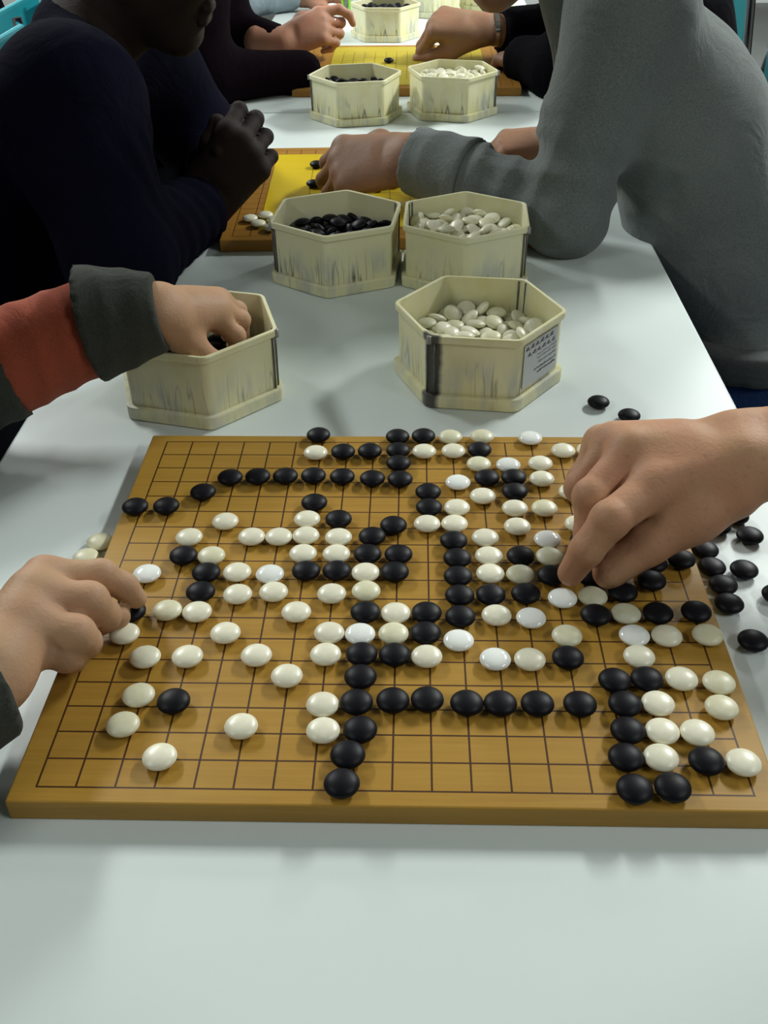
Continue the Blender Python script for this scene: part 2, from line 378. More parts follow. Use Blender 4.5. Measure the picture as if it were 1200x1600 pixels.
BOARD = """B -74.6 202.4 19;W -74.9 172.9 18;B -145.1 131.3 16;B -121.5 133.2 16;B -97.8 134.0 16;B -73.7 134.8 16;B -164.6 108.9 15;B -217.2 87.1 14;B -191.6 88.4 14;B -69.7 94.4 14;W -139.6 67.9 13;W -73.7 71.6 13;W -165.1 46.4 12;W -115.6 47.4 12;W -94.1 47.6 12;W -72.7 49.4 12;B -165.0 21.9 11;C -143.4 22.6 11;W -73.0 26.2 11;G -188.9 0.5 10;B -143.8 1.0 10;W -120.7 2.6 10;G -95.7 1.1 10;B -68.6 4.1 10;B -144.2 -21.4 9;W -116.6 -23.2 9;W -90.5 -20.3 9;B -2.3 200.0 19;B 21.2 201.3 19;C 45.7 200.9 19;B -50.5 173.9 18;B -26.7 175.1 18;B -1.5 176.6 18;W 21.6 176.0 18;W 47.7 176.8 18;B -0.9 155.1 17;B -48.8 133.5 16;B -22.9 130.8 16;B 0.8 130.0 16;G 50.0 127.0 16;B 24.6 110.8 15;B 25.0 88.4 14;W 47.9 89.1 14;B -48.2 71.1 13;W 23.2 66.3 13;W 45.2 66.7 13;B -3.7 63.2 13;B -20.2 48.0 12;W -46.8 47.5 12;B 43.8 43.3 12;W -47.1 26.0 11;B -23.0 25.3 11;B 0.9 25.2 11;B 45.9 20.9 11;B -45.4 4.6 10;W -23.7 3.3 10;B -1.7 3.5 10;B 45.7 -1.1 10;C 74.5 201.7 19;G 118.0 200.0 19;W 184.6 200.5 19;B 70.8 178.0 18;W 145.1 178.1 18;W 168.0 179.5 18;C 69.1 155.3 17;G 94.7 154.8 17;W 122.8 156.8 17;W 167.8 158.0 17;B 74.8 132.6 16;B 97.8 133.5 16;W 121.6 132.5 16;B 97.0 112.1 15;W 69.9 106.0 15;W 144.1 112.8 15;W 95.2 88.6 14;C 119.3 88.9 14;W 95.1 63.3 13;W 143.9 67.1 13;W 68.8 48.1 12;G 117.5 47.0 12;B 145.4 44.8 12;W 70.2 24.8 11;B 94.5 24.2 11;D 116.7 24.9 11;W 70.0 3.2 10;D 92.5 2.7 10;B 115.3 0.7 10;D 143.0 -22.4 9;B 165.4 -18.0 9;B 188.7 -4.5 10;B 216.1 21.6 11;B 193.8 16.4 11;B 145.4 -1.0 10;B 141.9 -43.8 8;D 163.8 -41.1 8;B 186.4 -41.2 8;B 213.8 -39.4 8;G 165.9 -63.8 7;W 188.1 -64.4 7;C 216.4 -63.0 7;W 165.3 -85.3 6;B 145.0 -109.0 5;B 166.4 -107.3 5;W 189.4 -106.1 5;C 213.1 -109.2 5;W -47.6 -21.7 9;C -22.4 -18.3 9;B 46.1 -23.3 9;W -71.6 -42.5 8;B -21.9 -42.6 8;W -0.2 -42.7 8;B 21.8 -42.8 8;B 45.7 -46.6 8;W -46.4 -64.3 7;G -24.8 -64.7 7;C -1.4 -64.4 7;B 20.9 -64.3 7;G 43.7 -70.5 7;W -47.4 -86.1 6;B -22.8 -86.1 6;B -0.3 -86.4 6;W 21.5 -87.1 6;W -71.8 -107.1 5;B -22.6 -108.0 5;B 68.8 -22.2 9;B 94.4 -20.7 9;G 120.8 -24.3 9;W 71.6 -44.2 8;G 96.0 -46.3 8;C 119.1 -65.2 7;G 67.9 -88.8 6;W 91.2 -89.2 6;B 116.9 -87.8 6;W -46.0 -132.8 4;B -24.2 -131.0 4;B -0.7 -129.1 4;B 21.5 -127.9 4;B 46.9 -130.7 4;B 68.4 -130.8 4;W -44.0 -155.0 3;B -20.8 -154.5 3;B -27.4 -174.9 2;B -29.8 -197.0 1;B 92.2 -130.6 4;B 119.4 -130.6 4;B 148.2 -130.2 4;W 169.6 -128.7 4;C 209.4 -131.6 4;B 146.1 -152.7 3;W 167.7 -152.4 3;W 189.2 -153.2 3;B 141.3 -174.4 2;W 162.8 -173.7 2;B 189.3 -176.5 2;W 211.4 -176.8 2;B 142.4 -198.5 1;B 165.0 -196.8 1;W -170.4 -90.3 6;W -141.6 -89.4 6;W -94.6 -87.6 6;C -166.9 -126.2 4;B -142.7 -131.9 4;C -171.1 -151.9 3;W -96.0 -152.3 3;W -142.4 -177.9 2;B -190.7 -44.0 8;C -164.9 -41.8 8;W -190.1 -67.0 7;W -143.0 -43.2 8;W -119.2 -65.4 7;C 195.8 73.5 13"""
HEAP1 = """19.7 -4.2 43.8 -0.16 -0.24 1.15;35.9 -18.4 42.6 2.75 -0.34 1.55;19.9 30 41.7 0.4 -0.03 2.76;51.6 -26.8 41.5 -0.4 -0.01 1.38;-43.7 38.4 41.3 -0.29 -2.46 0.55;-49.4 -29.4 41.2 0.27 -2.34 -1.51;43.7 -43.1 40.8 -0.78 0.14 -0.8;54.5 -4.2 40 -0.46 0.34 2.86;-53.5 -13.8 39.9 -0.04 -0.03 -2.41;-17.4 -15.5 39.8 0.01 -0.26 0.39;68.5 0.1 39.7 -0.52 -0.04 2.06;-25.3 38.9 39.7 0.71 -0.03 -2.52;-24.5 -49.2 39.7 0.6 0.2 2.56;0.4 -10.3 39.7 0.28 0.24 -2.66;15.7 -19.5 39.1 0.25 -2.66 1.07;11.9 -33.9 39.1 0.03 0.51 1.54;-32.4 54.1 38.9 -0.72 -0.29 -3.14;19.5 14.4 38.9 -0.06 0.22 1.62;9.4 -59 38.8 0.03 -0 0.25;-43.3 -45.9 38.7 2.54 0.06 -1.25;48.7 9.8 38.7 -1.72 -0.47 0.04;-3.4 12.6 38.6 -0.15 0.02 -2.04;-34.9 -3.9 38.6 0.13 0.23 1.81;-55.9 24.9 38.5 0.72 -0.25 -1.35;38.7 23.4 38.5 -0.12 -3.08 -1.04;-29.8 -31.7 38.1 -0.07 0.65 -1.05;1.4 38.7 37.8 0.21 -3.11 -0.25;-42.7 20 37.2 0.31 0.3 -3;37.8 -52.7 37.1 0.22 0.4 1.32;-10.3 -59.2 36.4 0.5 2.73 1.13;2.3 59.3 36.2 -0.14 -0.16 -0.2;25.1 -2.4 35.7 0.27 0.46 -2.51;-64.3 8.7 35.6 0.65 -0.24 -2.64;-9.1 -36.5 35.4 -0.05 0 2.75;18 46 35.2 0.57 0.18 -0.9;44.1 50.8 34.9 2.05 0.48 -0.79;-36.7 -17.1 34.3 0.24 -0.11 -2.7;-10.8 33.1 34.2 0.61 0.19 1.98;40.1 -15.3 34 -0.02 0.68 -1.93;33.5 -32.6 33.9 -0.49 -0.21 -1.4;-16.6 53.8 33.6 -0.55 -0.13 1.63;-28.3 -59.2 33.4 0.24 0.46 0.67;-12.5 -2.1 33.2 0.27 -0.29 1.84;-21.7 26.5 33.2 -0.4 0.51 -0.25;7.4 -0.5 33.2 -2.79 -0.19 -1.04;-29.8 13.5 33.1 -0.8 0.11 0.07;55.1 22.9 32.5 0.08 -0.02 2.29;28.2 58.9 32.4 -0.15 -0.05 -1.98;-65.5 -4.8 32.1 0.13 -0.22 -1.25;35.2 38.1 32.1 -0.14 0.05 1.74;8.5 29.9 32.1 -0.64 -0.37 -0.08;58.7 -23.6 32 1.18 -0.05 -1.59;22.9 -50.8 31.9 -0.12 -0.1 -0.99;-55.9 -21 31.7 0.29 0.08 2.79;1 -17.6 31.2 -0.49 0.02 -0.08;-46.7 8.1 30.4 0.25 0.32 2.11;35 -1.1 30.4 0.3 -0.22 -0.41;-19.4 -21 30.3 0.05 0.1 2.81;8.4 -36.3 30 -0.12 -0.38 -1.14;0.5 -51.4 29.6 0.11 -0.37 -1.9;-4.3 15.3 29.6 -0.04 -0.14 2.68;-39.5 -31.9 29.2 -0.03 0.02 2.48;52.2 -4.2 29.1 -0.2 0.22 2.71;-27.3 0.5 28.9 -0.08 0.11 0.38;21.7 -21.2 28.9 0.2 -0.03 2.2;38.6 18.4 28.8 0.03 -2.96 -0.27;-38.6 34.4 28.8 0.24 -0.33 -1.05;-51.4 39.8 28.7 -0.37 -1.27 -0.11;-31.2 65 28.6 1.09 1.48 -0.56;18 20.6 28.5 -0.21 -0.16 -0.29;48.3 -33.3 27.8 -0.62 -0.82 1.1;-38.3 54 27.7 -0.75 0.6 -2.44;-17.8 -41.5 27.7 -0.02 -0.17 -2.51;16.1 59 27.1 0.13 0.4 0.51;-0.8 44 26.6 -0.41 -0.57 2.08;-13.5 59 25.7 -0.29 -0.48 0.84;25.4 -60.8 25.6 0.61 -0.25 -2.66;6.1 -61.5 25.6 0.28 0.94 2.44;72 4 25.4 1.01 -1.04 2.54;39.8 -49.7 25.3 -0.19 -0.48 -1.14;-40.4 -48.4 25.3 -0.52 0.47 1.43;-54.4 25 24.7 -0.66 0.31 0.4;-46.6 -2.5 24.6 -0.02 0.42 2.2;17.5 -5 24.2 -0.17 -0.19 3.1;-11.8 -57.2 24 -0.29 0.09 0.2;-62.8 9.4 24 -0.02 -0.04 -0.69;-54.2 -36.3 23.7 1.02 1.41 -1.6;-6.5 -22.8 23.7 -0.33 0.37 1.12;-22.4 44.4 23.7 -0.85 0.26 0.05;20.3 38.4 23.6 -0.25 0.12 3.11;31.4 -34.4 23.6 0.54 0.59 1.96;43.6 42.5 23.5 -0.13 -0.09 -1.14;55.4 6.8 23.4 -0.33 -0.43 2.1;62.2 -11 23.1 0.36 -0.14 -0.78;16.2 -43.9 23 0.05 -0.04 -1.56;54.1 24.7 22.9 0.13 -0.08 -0.48;-26.8 28.5 22.9 -0.06 -0.07 2.41;-6.1 26.1 22.8 0.14 -0.1 0.86;-3 -2.8 22.8 0.14 -0.1 0.62;-30.7 -8.9 22.3 0.28 -0.15 -2.82;-46.7 -21 22.1 0 -0.15 3.08;-27.4 -59.4 22 -0.38 0.63 -0.24;-18.2 10.2 22 -0.29 -0.21 2.31;39.3 -17.9 22 -0.23 0.06 -2.54;33.5 59.4 22 0.24 -0.43 -1.09;-26.8 -28.9 21.9 0.02 -0.11 1.76;0.7 53.5 21.6 0.42 -0.06 -0.3;10.5 13 21.5 -0.13 -0.16 -1.65;35.6 1.6 21.2 -0.14 0.15 2.85;12.9 -25.3 20.6 -0.13 -0.21 2.34;-64.5 -8.4 19.7 -1.11 -0.03 0.99;26.1 18.9 18.5 0.51 -0.51 -0.08;36.2 -59.9 18.1 -2.37 -0.14 -2.06;-33 11.5 18 -0.74 0.13 -1.38;-7.2 -30.2 16.9 -0.35 0.48 0.72;54.4 -25.2 16.7 -0.51 -0.15 0.06;-45.3 41.8 16.4 0.1 -0.47 -1.1;31.4 30.8 16.3 0.39 -0.25 -0.32;18.8 45.6 16.2 0.09 -0.43 1.6;-36.6 -55.7 15.5 0.31 -0.06 1.91;3.4 -43.8 15.4 0.24 -0.18 -2.8;60 15 15.3 -0.07 -0.27 0.35;9 59.5 15.3 0.28 -0.06 0.19;9.1 28.3 15.3 0.15 -0.22 1.66;-8 38.5 15.3 -0.22 0.15 -0.47;-0.1 8.1 15.3 -0.16 -0.24 -2.87;41.6 12.5 15.2 -0.05 -0.24 0.34;-34 59 15.1 0 -0.21 -2.22;-14.2 -6.4 15 0.17 0.03 2.39;16.9 -59 14.9 -0.08 -0.12 -1.18;49.2 33.3 14.9 -0.08 -0.12 1.51;18.6 1 14.9 0.03 -0.16 -2.56;-41.1 -35.6 14.9 -0.08 0.11 -2.7;-15.9 19.2 14.8 0.1 -0.07 1.23;-56.4 -20.2 14.7 -0.05 0.07 -1.02;-8.7 -59 14.7 -0.09 0.01 -0.08;44.5 -41.1 14.7 0.07 0.05 -2.67;-31.4 -17.1 14.7 0.08 0.02 2.41;65.4 -4.9 14.7 0.05 -0.07 -0.76;-20.6 -41.3 14.7 0.09 -0.02 -2.86;5.2 -14.8 14.7 0.02 0.08 -0.35;-27.9 35.8 14.7 -0.06 0.06 -2.29;24 -39.4 14.7 0.01 0.09 2.43;45.2 -8.1 14.7 0.07 -0.07 -0.77;26.9 -18.4 14.7 -0.07 0.04 -2.63;-13.4 59.1 14.7 0.06 -0.06 1.4;38.4 51.6 14.7 -0.08 -0.03 0.66;-45.4 23.7 14.7 -0.04 0.08 1.18;-44.5 -1 14.7 0.06 0.07 2.78;-61.9 11.1 14.7 0.09 0.02 0.85"""
HEAP2 = """59.7 -15.6 46.5 -3.01 0.24 -0.3;-11.7 -26.4 45.3 0 0.15 2.31;-34.6 -16.1 42.4 0.27 -0.24 2.12;25.4 2.7 41.6 -2.47 0.13 -1.86;-27.5 -45.5 41.3 -2.79 0.07 -1.69;-67.4 -4.9 40.6 -0.77 -0.27 2.37;-8.6 26.3 40.5 0.05 -0.18 -2.31;25.6 -59.2 40.5 -3 0.06 -0.19;-57.5 18.8 40.4 -0.17 0.05 0.46;-12.8 -59.2 40.2 0 -0.13 0.99;-50.1 -15 39.9 -0.38 -0.2 -2.91;-50.3 -33.4 39.6 -0.46 -0.24 1.92;-48.4 37.3 39.5 -0.47 0.47 2.21;-37.1 18.1 39.2 -0.6 -0.59 -0.55;19.6 -17.2 38.6 -0.3 -0.41 1.1;8.6 37.1 38.6 -0.13 0.2 -2.49;-17.4 5.7 38.1 0.12 0.61 -1.78;53.5 -31.8 37.9 0.57 0.74 0.27;6.7 55.1 37.9 -0.08 0.3 -1.81;35.3 8.7 37.7 0.82 -0.12 -1.73;8.8 7.1 37.4 0.24 -0.56 2.9;40.9 -29.9 37.4 0.62 -0.06 1.13;22.3 21.5 37.3 -0.16 -0.15 2.23;-12.8 61.8 37.1 0.83 3 -0.13;10.2 -32.5 36.7 -2.42 -0.49 -1.09;-17.5 -34.8 36.4 0.2 -0.42 -0.98;-42.3 -52.4 36.4 -0.16 1.04 -3.07;-13.1 46.3 36.4 3.08 -0.14 -0.97;60.5 -14.7 36.3 0.02 -0.55 1.85;-19.2 -13.9 36.1 -0.32 -1.22 -2.91;-38.3 8.4 35.9 -0.6 -0.44 -0.53;54.2 30.6 35.8 -0.63 0.86 0.15;24.6 53.1 35 0.02 -0.56 0.7;-35.9 -28.2 34.9 -0.06 -0.19 -1.12;41.5 -47.3 34.8 -0.73 2.96 0.13;-63 9.1 34.7 -0.65 -0.42 -0.76;36.9 -17.3 34.5 -0.14 -0.46 2.32;0.1 -20.3 34.4 0.19 2.05 2.15;29.1 -35.8 34.2 -0.86 -1.01 -2.22;68.1 -0 34.1 0.26 -0.16 0.98;-36.4 34.1 34.1 -0.44 -0.57 1.72;-32.3 -7.7 33.9 0.02 0.24 -0.72;5.7 -64.4 33.8 1.19 0.74 -0.32;41.5 47 33.2 -0.24 0.15 2.7;-8 12 33.1 0.39 -0.26 -0.81;20 -48.5 32.9 0.03 0.74 0.01;58.5 16.8 32.8 0.09 -0.59 -1.32;-33.1 64.4 32.6 -1.81 2.7 0.08;-22.8 21.4 32.5 -0.43 0.18 1.44;42.5 5.5 32.5 -0.77 -0.64 0.6;39.2 24.1 32.4 -0.47 0.22 -2.76;-6.6 -37.4 32.1 -0.48 -0.04 0.9;-7.1 -8 32 -0.51 2.1 -0.88;-39.6 49.2 31.7 0.26 0.17 -1.02;-58.5 -17 31.1 -0.07 -0.1 -1.23;-49.8 -0 30.8 0.75 0.26 -2.95;26.8 -6.6 30.8 -0.18 -0.16 -2.07;-7.8 30.8 30.7 -0.25 -0.04 2.06;-53.8 25 30.7 0.13 -0.09 -2.69;-28.5 -47 30.6 0.48 0.01 -2.74;9.1 -5 30.1 -0.41 0.03 -1;6.5 -49.7 30.1 -0.22 0.15 -0.35;26.7 32.9 30 0.08 -0.48 2.46;9.8 21 29.3 0.28 0.38 0.34;8.7 41.8 29 0.07 -0.36 -0.36;49.4 -8 28.9 -0.02 0.21 -3.08;-8 -59.3 28.4 -0.63 0.02 -1.96;17.3 -25 28.3 -0.22 0.16 1.4;-46.1 -38.5 27.8 0.34 -0.13 1.1;-2 59.1 27.7 -0.37 0.38 2.65;-26.2 3.8 27.2 -0.03 -0.09 2.06;-69 1 27.2 0.51 0.23 -2.71;33.5 63.4 27.1 0.84 -0.91 -2.73;34.8 -59.9 26.9 1.02 -0.08 2.14;-27 40.4 26.1 1.23 -0.85 -1.45;51.4 -29.5 25.9 -0.44 -0.05 2.88;-21 60.6 25.7 -0.68 0.03 0.43;25.7 12.5 25.6 -0.36 0.53 -0.52;61.6 11.7 25.4 -0.03 -0.45 -1.26;42.7 -44.3 24.9 -0.35 0.28 -3.13;-11.5 42 24.9 0.11 0.53 -1.08;11.3 59.1 24.8 0.33 -0.2 -0.65;-22.3 -29.8 24.8 0.45 -0.3 1.22;-24.8 -59.2 24.7 -0.29 0.08 2.16;-35.3 -21.4 24.6 0.22 0.38 -0.11;-3.7 7.8 24.3 -0.28 0.17 2.6;66.4 -3 23.6 0.31 -0 2.95;-39.9 16.2 23.4 0.3 0.1 -0.88;21.7 -59.4 23.4 -0.35 0.15 -0.58;36.2 -22.8 23.3 0.14 -0.38 2.12;25.6 52.1 23 0.01 0.54 2.34;2.8 -12.2 22.9 0.07 -0.02 2.54;-0.2 -32.2 22.9 0.22 -0.21 -1.91;-52.3 -27.6 22.8 -0.23 0.01 -1.97;39.2 42.9 22.8 -0.32 -0.12 1.07;-48.3 34.6 22.7 0.05 -0.23 0.44;-20.5 20.3 22.7 -0.08 0.04 1.97;22.9 -38.6 22.3 0.14 -0.05 1.78;53 29.1 22.2 0.69 -0.11 1.6;-1.1 25.4 22.2 -0.21 0.11 2.77;-59.7 -8.5 22.1 -0.01 -0.02 -2.16;-14.1 -47.7 21.9 0.04 -0.3 0.64;15.7 33.9 21.9 0.18 -0.18 -0.26;-59.9 14.7 21.9 -0.15 0.29 -3.12;-39.4 51.2 21.8 -0.02 0.4 -3.12;-38.4 -4.6 21.7 -0.25 0.21 -0.9;26.4 -9.8 21.3 -0.06 0.21 -0.81;47.3 2.6 20.6 0.01 -0.07 3.05;57 -19.7 20.6 0.11 0.27 -1.01;14.1 4.8 20.5 -0.05 0.16 -1.44;-40.6 -57.8 20.4 0.79 1.2 -2.03;5.2 -48.3 20.2 -0.11 0.05 1.08;-15.8 -21.4 18.1 0.76 -0.14 0.11;42.8 19.9 18.1 0.05 -0.75 2.66;-16.9 47.9 17.6 -2.55 -0.36 0.23;-22.2 -4.9 17.3 0.2 -0.59 -0.27;-29.2 -39.1 16.8 0.2 0.52 0.56;-10.2 59.8 16 -0.34 0.22 -2.95;30 23.3 15.4 -0.3 -0.06 -2.61;9.7 -32.8 15.3 0.06 -0.27 0.49;-5.6 -59.5 15.3 -0.09 -0.27 -1.36;48.3 -34.6 15.2 -0.23 -0.01 -0.72;60.6 13.4 14.9 0.15 -0.03 -2.03;-20.1 29.9 14.8 -0.12 0.02 3.09;10.2 17.9 14.7 -0.09 -0.01 -2.66;-35.7 -20.1 14.7 0.04 -0.07 2.55;44.6 -13.3 14.7 0.07 0.05 0.9;-68.2 -0.1 14.7 -0.09 0.02 -1.23;-6.9 -8.7 14.7 0.07 -0.04 -0.43;10.3 59.1 14.7 0.07 -0.04 0.6;-52.3 19.4 14.7 0.06 0.08 -1.99;-32.3 13.5 14.7 0.02 -0.08 0.75;35.4 57 14.7 -0.05 0.07 2.29;-9.9 11.9 14.7 -0.02 0.08 -0.5;64.4 -6.7 14.7 0.07 0.05 2.81;-45.8 -38.7 14.7 0.09 0.02 2.64;31.7 3.1 14.7 -0.01 -0.08 1.79;-47.5 -1.3 14.7 0.09 -0.02 1.29;-10 -39.1 14.7 0.08 -0.03 0.63;34.2 -49 14.7 -0.02 -0.09 2.88;22 41.1 14.7 -0.02 0.09 -2.44;45.9 38.7 14.7 0.03 -0.08 0.72;-40.2 36.5 14.7 -0.05 -0.07 -0.4;13.7 -12.6 14.7 -0.02 0.09 1.2;-26.4 -59 14.7 0.07 0.04 2.22;29 -27.3 14.7 -0.07 -0.05 -3.01;-56.4 -20.3 14.7 0.08 0.03 1.97;0.2 36 14.7 -0.02 0.08 -1.21;-32.2 59.2 14.7 -0.04 0.07 -2.55;15.5 -59.2 14.7 -0.02 0.09 1.37"""
HEAP3 = """41.3 11.7 30.9 -0.27 -0.41 3.12;3.9 -19.1 30.5 0.13 -3.12 -0.67;27.9 16.9 29.5 0.06 0.47 -0.08;0.6 51.8 28.9 0.22 2.89 -0.26;-28.5 15.6 27.4 -0.6 -0.73 2.41;55.4 3.8 27.2 -0.87 0.25 0.86;35.1 -16.1 27.2 -0.14 -0 -2.93;-60.4 21 26.8 -0.98 0.13 1.16;30 47.7 26.8 1.36 -0.47 -2.29;-42.7 46.2 26.6 -0.38 -2.22 -1.11;12.4 -37.1 26 0.17 -0.78 1.59;56.5 -9.2 25.4 0.52 0.16 -2.97;60.1 23.6 25.4 1.16 -0.39 2.31;-39.9 0.5 25.3 2.65 -0.13 -1.84;-10.1 22.1 25 -2.96 0.28 -0.77;34.6 -36.5 25 1.99 0.79 0.24;-5.6 -9 24.8 0.58 -0.23 1.91;52.4 -28 24.5 -0.14 -0.17 -3.06;30.2 -59.1 24.4 -0.03 3.07 -0.59;29.3 30.8 24.1 -0.43 0.16 -2.74;-55.7 -3.6 24.1 -0.32 0.15 -1.8;9.6 28.3 24 0.23 -0.41 1.97;4.2 -54.1 24 -0.23 0.32 0.22;-36 -30.3 24 -0.13 -0.36 2.07;71.7 3.1 23.7 1.16 0.29 1.86;13.3 50.6 23.7 -0.14 0.26 2.7;-25.4 -44.2 23.6 -0.46 -2.8 -0.73;-49.4 -39.1 23.6 0.98 -0.05 -0.7;19.1 13.1 23.5 0.05 0.41 0.02;-15 59.2 23.5 -0.13 -0.4 -2.49;44.9 40.8 23.4 0.21 -0.17 -0.27;-26 27.5 23.4 -0.4 -0.25 -2.91;-55.5 -22.7 23 0.18 0.37 -1.25;-33.9 -59.5 22.9 -0.12 0.24 -2.17;-11.8 -58.9 22.9 -0.37 0.03 -1.6;-16.8 -21.5 22.9 0.2 0.09 1.94;13.7 -6.3 22.8 -0.14 0.27 1.66;-20.3 -1 22.7 0.08 -0.06 2.9;-46.3 17.1 22.4 -0.18 -0 -2.1;-4.2 39.3 22.3 -0.02 -0.01 -2.55;-34.2 60.1 22.2 0.5 0.12 -3.06;35.6 1.3 22.2 -0.07 0.04 0.08;2.8 -27.9 22 -0.28 0.04 -1.73;0.2 7.3 22 0.5 -0.49 0.87;46.4 19.6 21.8 0.13 -0.02 1.12;21.9 -22.3 21.4 -0.11 -0.29 -1.67;-27.6 42 20.6 -1.98 -1.35 1.12;23.2 -46.2 20.5 -1.41 -0.19 -2.81;-72 -3.8 20.5 -1.11 0.89 2.36;5.6 64.9 20.5 -1.46 -2.95 -0.07;-48.4 35 19.9 -0.46 1.09 0.86;29.7 62.5 19 0.86 0.46 2.77;64.6 -10.7 18.2 -0.51 0.63 1.57;-38.8 -13.4 17.9 -0.72 0.12 0.9;43.7 -43.6 17.8 -0.17 0.7 1.29;37.5 -21.2 16.8 0.49 0.26 -2.18;15.2 -60.3 16.6 0.11 0.51 1.8;-64.8 7.2 16.6 0.4 -0.32 -0.76;-20.9 -39 16.5 0.1 0.48 -1.8;28.8 33.9 15.3 0.09 -0.27 1.37;39.8 49.9 15.2 -0.21 0.14 2.67;-19.1 -59.3 15.1 0.18 -0.09 2.95;36 -56 15.1 -0.04 -0.22 -1.49;-48.8 2.1 14.9 0.13 0.08 -1.97;26.7 -3.6 14.9 -0.04 -0.15 -2.61;-58.9 -15.9 14.8 -0.12 -0.02 2.1;-1.7 -48.2 14.8 -0.08 0.08 -1.65;-39.5 49.7 14.7 -0 0.09 -1.15;-1.7 50.8 14.7 -0.07 -0.05 -2.52;-38.3 -51.7 14.7 0 -0.08 -2.49;-26.4 -20.9 14.7 0.05 0.07 3.01;14 12.8 14.7 -0.05 -0.07 2.84;60.8 12.4 14.7 -0.09 -0.02 -0.96;9.1 -14 14.7 -0.04 -0.08 -2.09;47.3 -3.3 14.7 -0.07 0.05 0.1;8 32.4 14.7 0.08 -0.02 0.87;-54.3 23.2 14.7 -0.07 0.05 0.23;36 14.9 14.7 -0.08 -0.04 -2.23;-14.6 33.9 14.7 -0.06 -0.06 3.02;-10.5 -7 14.7 0.05 0.07 1.44;-28.1 4.3 14.7 0.09 0.02 0.78;52.9 -26.5 14.7 0 -0.09 -0.8;19.7 -32.5 14.7 0.02 0.09 1.17;50.1 31.4 14.7 0.02 0.07 -1.25;-6.8 14.9 14.7 -0.02 0.09 -1.29;-33.5 24.5 14.7 -0.04 -0.07 -2.72;-6.5 -27.7 14.7 -0.07 -0.05 -1.69;-20.6 59.1 14.7 -0.05 -0.04 -2.15;18.9 50.9 14.7 -0.05 0.07 -1.34;-44.5 -31.3 14.7 0.04 0.07 -2.15"""
# ------------------------------------------------------------------ game stones
def stone_mesh(name, a, b, mat):
    bm = bmesh.new(); bmesh.ops.create_uvsphere(bm, u_segments=28, v_segments=14, radius=1.0)
    for v in bm.verts:
        r = math.hypot(v.co.x, v.co.y)
        z = v.co.z
        v.co.x *= a; v.co.y *= a; v.co.z = b * (abs(z) ** 1.06) * (1 if z > 0 else -1)
    me = from_bm(bm, name); me.materials.append(mat)
    for p in me.polygons: p.use_smooth = True
    return me
SM = {'B': stone_mesh('black_stone', .01090, .0052, M['black']), 'W': stone_mesh('white_stone', .01070, .0045, M['W']),
      'C': stone_mesh('white_stone', .01070, .0045, M['C']), 'G': stone_mesh('white_stone', .01070, .0041, M['G']),
      'D': stone_mesh('white_stone', .01070, .0043, M['D'])}
HALF = {'B': .0052, 'W': .0045, 'C': .0045, 'G': .0041, 'D': .0043}
rng = random.Random(4)
def stone(t, x, y, zbase, label, group=None, rot=None):
    o = bpy.data.objects.new('black_stone' if t == 'B' else 'white_stone', SM[t]); C.objects.link(o)
    o.location = (x, y, Z0 + zbase + HALF[t] + .0001)
    o.rotation_euler = rot or (0, 0, rng.random() * 6.28)
    tag(o, label, 'game stone', group)
    return o
ORD = ['first', 'second', 'third', 'fourth', 'fifth', 'sixth', 'seventh', 'eighth', 'ninth', 'tenth', 'eleventh', 'twelfth', 'thirteenth', 'fourteenth', 'fifteenth', 'sixteenth', 'seventeenth', 'eighteenth', 'nineteenth']
LOOK = {'B': 'black', 'W': 'white', 'C': 'cream', 'G': 'glossy white', 'D': 'greenish grey'}
rows = {}
for it in BOARD.split(';'):
    t, x, y, r = it.split(); rows.setdefault(int(r), []).append((float(x) / 1000, float(y) / 1000, t))
for r, L in rows.items():
    L.sort(); nb = nw = 0
    for x, y, t in L:
        if t == 'B': nb += 1; k = nb
        else: nw += 1; k = nw
        line = 'nearest line' if r == 1 else ('furthest line' if r == 19 else ORD[r - 1] + ' line from front')
        stone(t, x, y, 0, '%s stone, %s %s one from left on big board\'s %s' % (LOOK[t], ORD[k - 1], 'black' if t == 'B' else 'white', line),
              'black stones on the big board' if t == 'B' else 'white stones on the big board')
for t, x, y, lab in [
        ('B', 280.5, 101.4, 'black stone on the table right of the big board, furthest back under the forearm'),
        ('B', 262.0, 86.5, 'black stone half hidden under the bare wrist, right of the big board'),
        ('B', 284.8, 73.8, 'black stone below the bare wrist casting a long shadow on the table'),
        ('B', 243.8, 76.3, 'black stone at the right board edge, mostly hidden by the thumb base'),
        ('B', 244.2, 54.4, 'black stone hugging the right board edge just below the thumb'),
        ('B', 244.5, 32.5, 'black stone hugging the right board edge, second below the thumb'),
        ('B', 268.6, 29.4, 'dull black stone lying free on the table right of the touching row'),
        ('B', 247.9, 10.6, 'black stone hugging the right board edge, third below the thumb'),
        ('B', 247.0, -11.2, 'black stone with a highlight ending the touching row along the board edge'),
        ('B', 253.8, -51.6, 'black stone alone on the table beside the board, nearest to the camera'),
        ('B', 284.9, -0.4, 'black stone cut by the right picture edge on the white table'),
        ('B', 194.9, 293.8, 'black stone on white table behind the board, left of two'),
        ('B', 220.6, 267.5, 'black stone on white table behind the board, right of two'),
        ('C', -242.9, 60.7, 'cream stone on the table left of the board, further of two'),
        ('C', -248.7, 40.0, 'cream stone on the table left of the board, half behind the hand')]:
    stone(t, x / 1000, y / 1000, TT, lab, 'loose stones on the table')
S2 = .0009
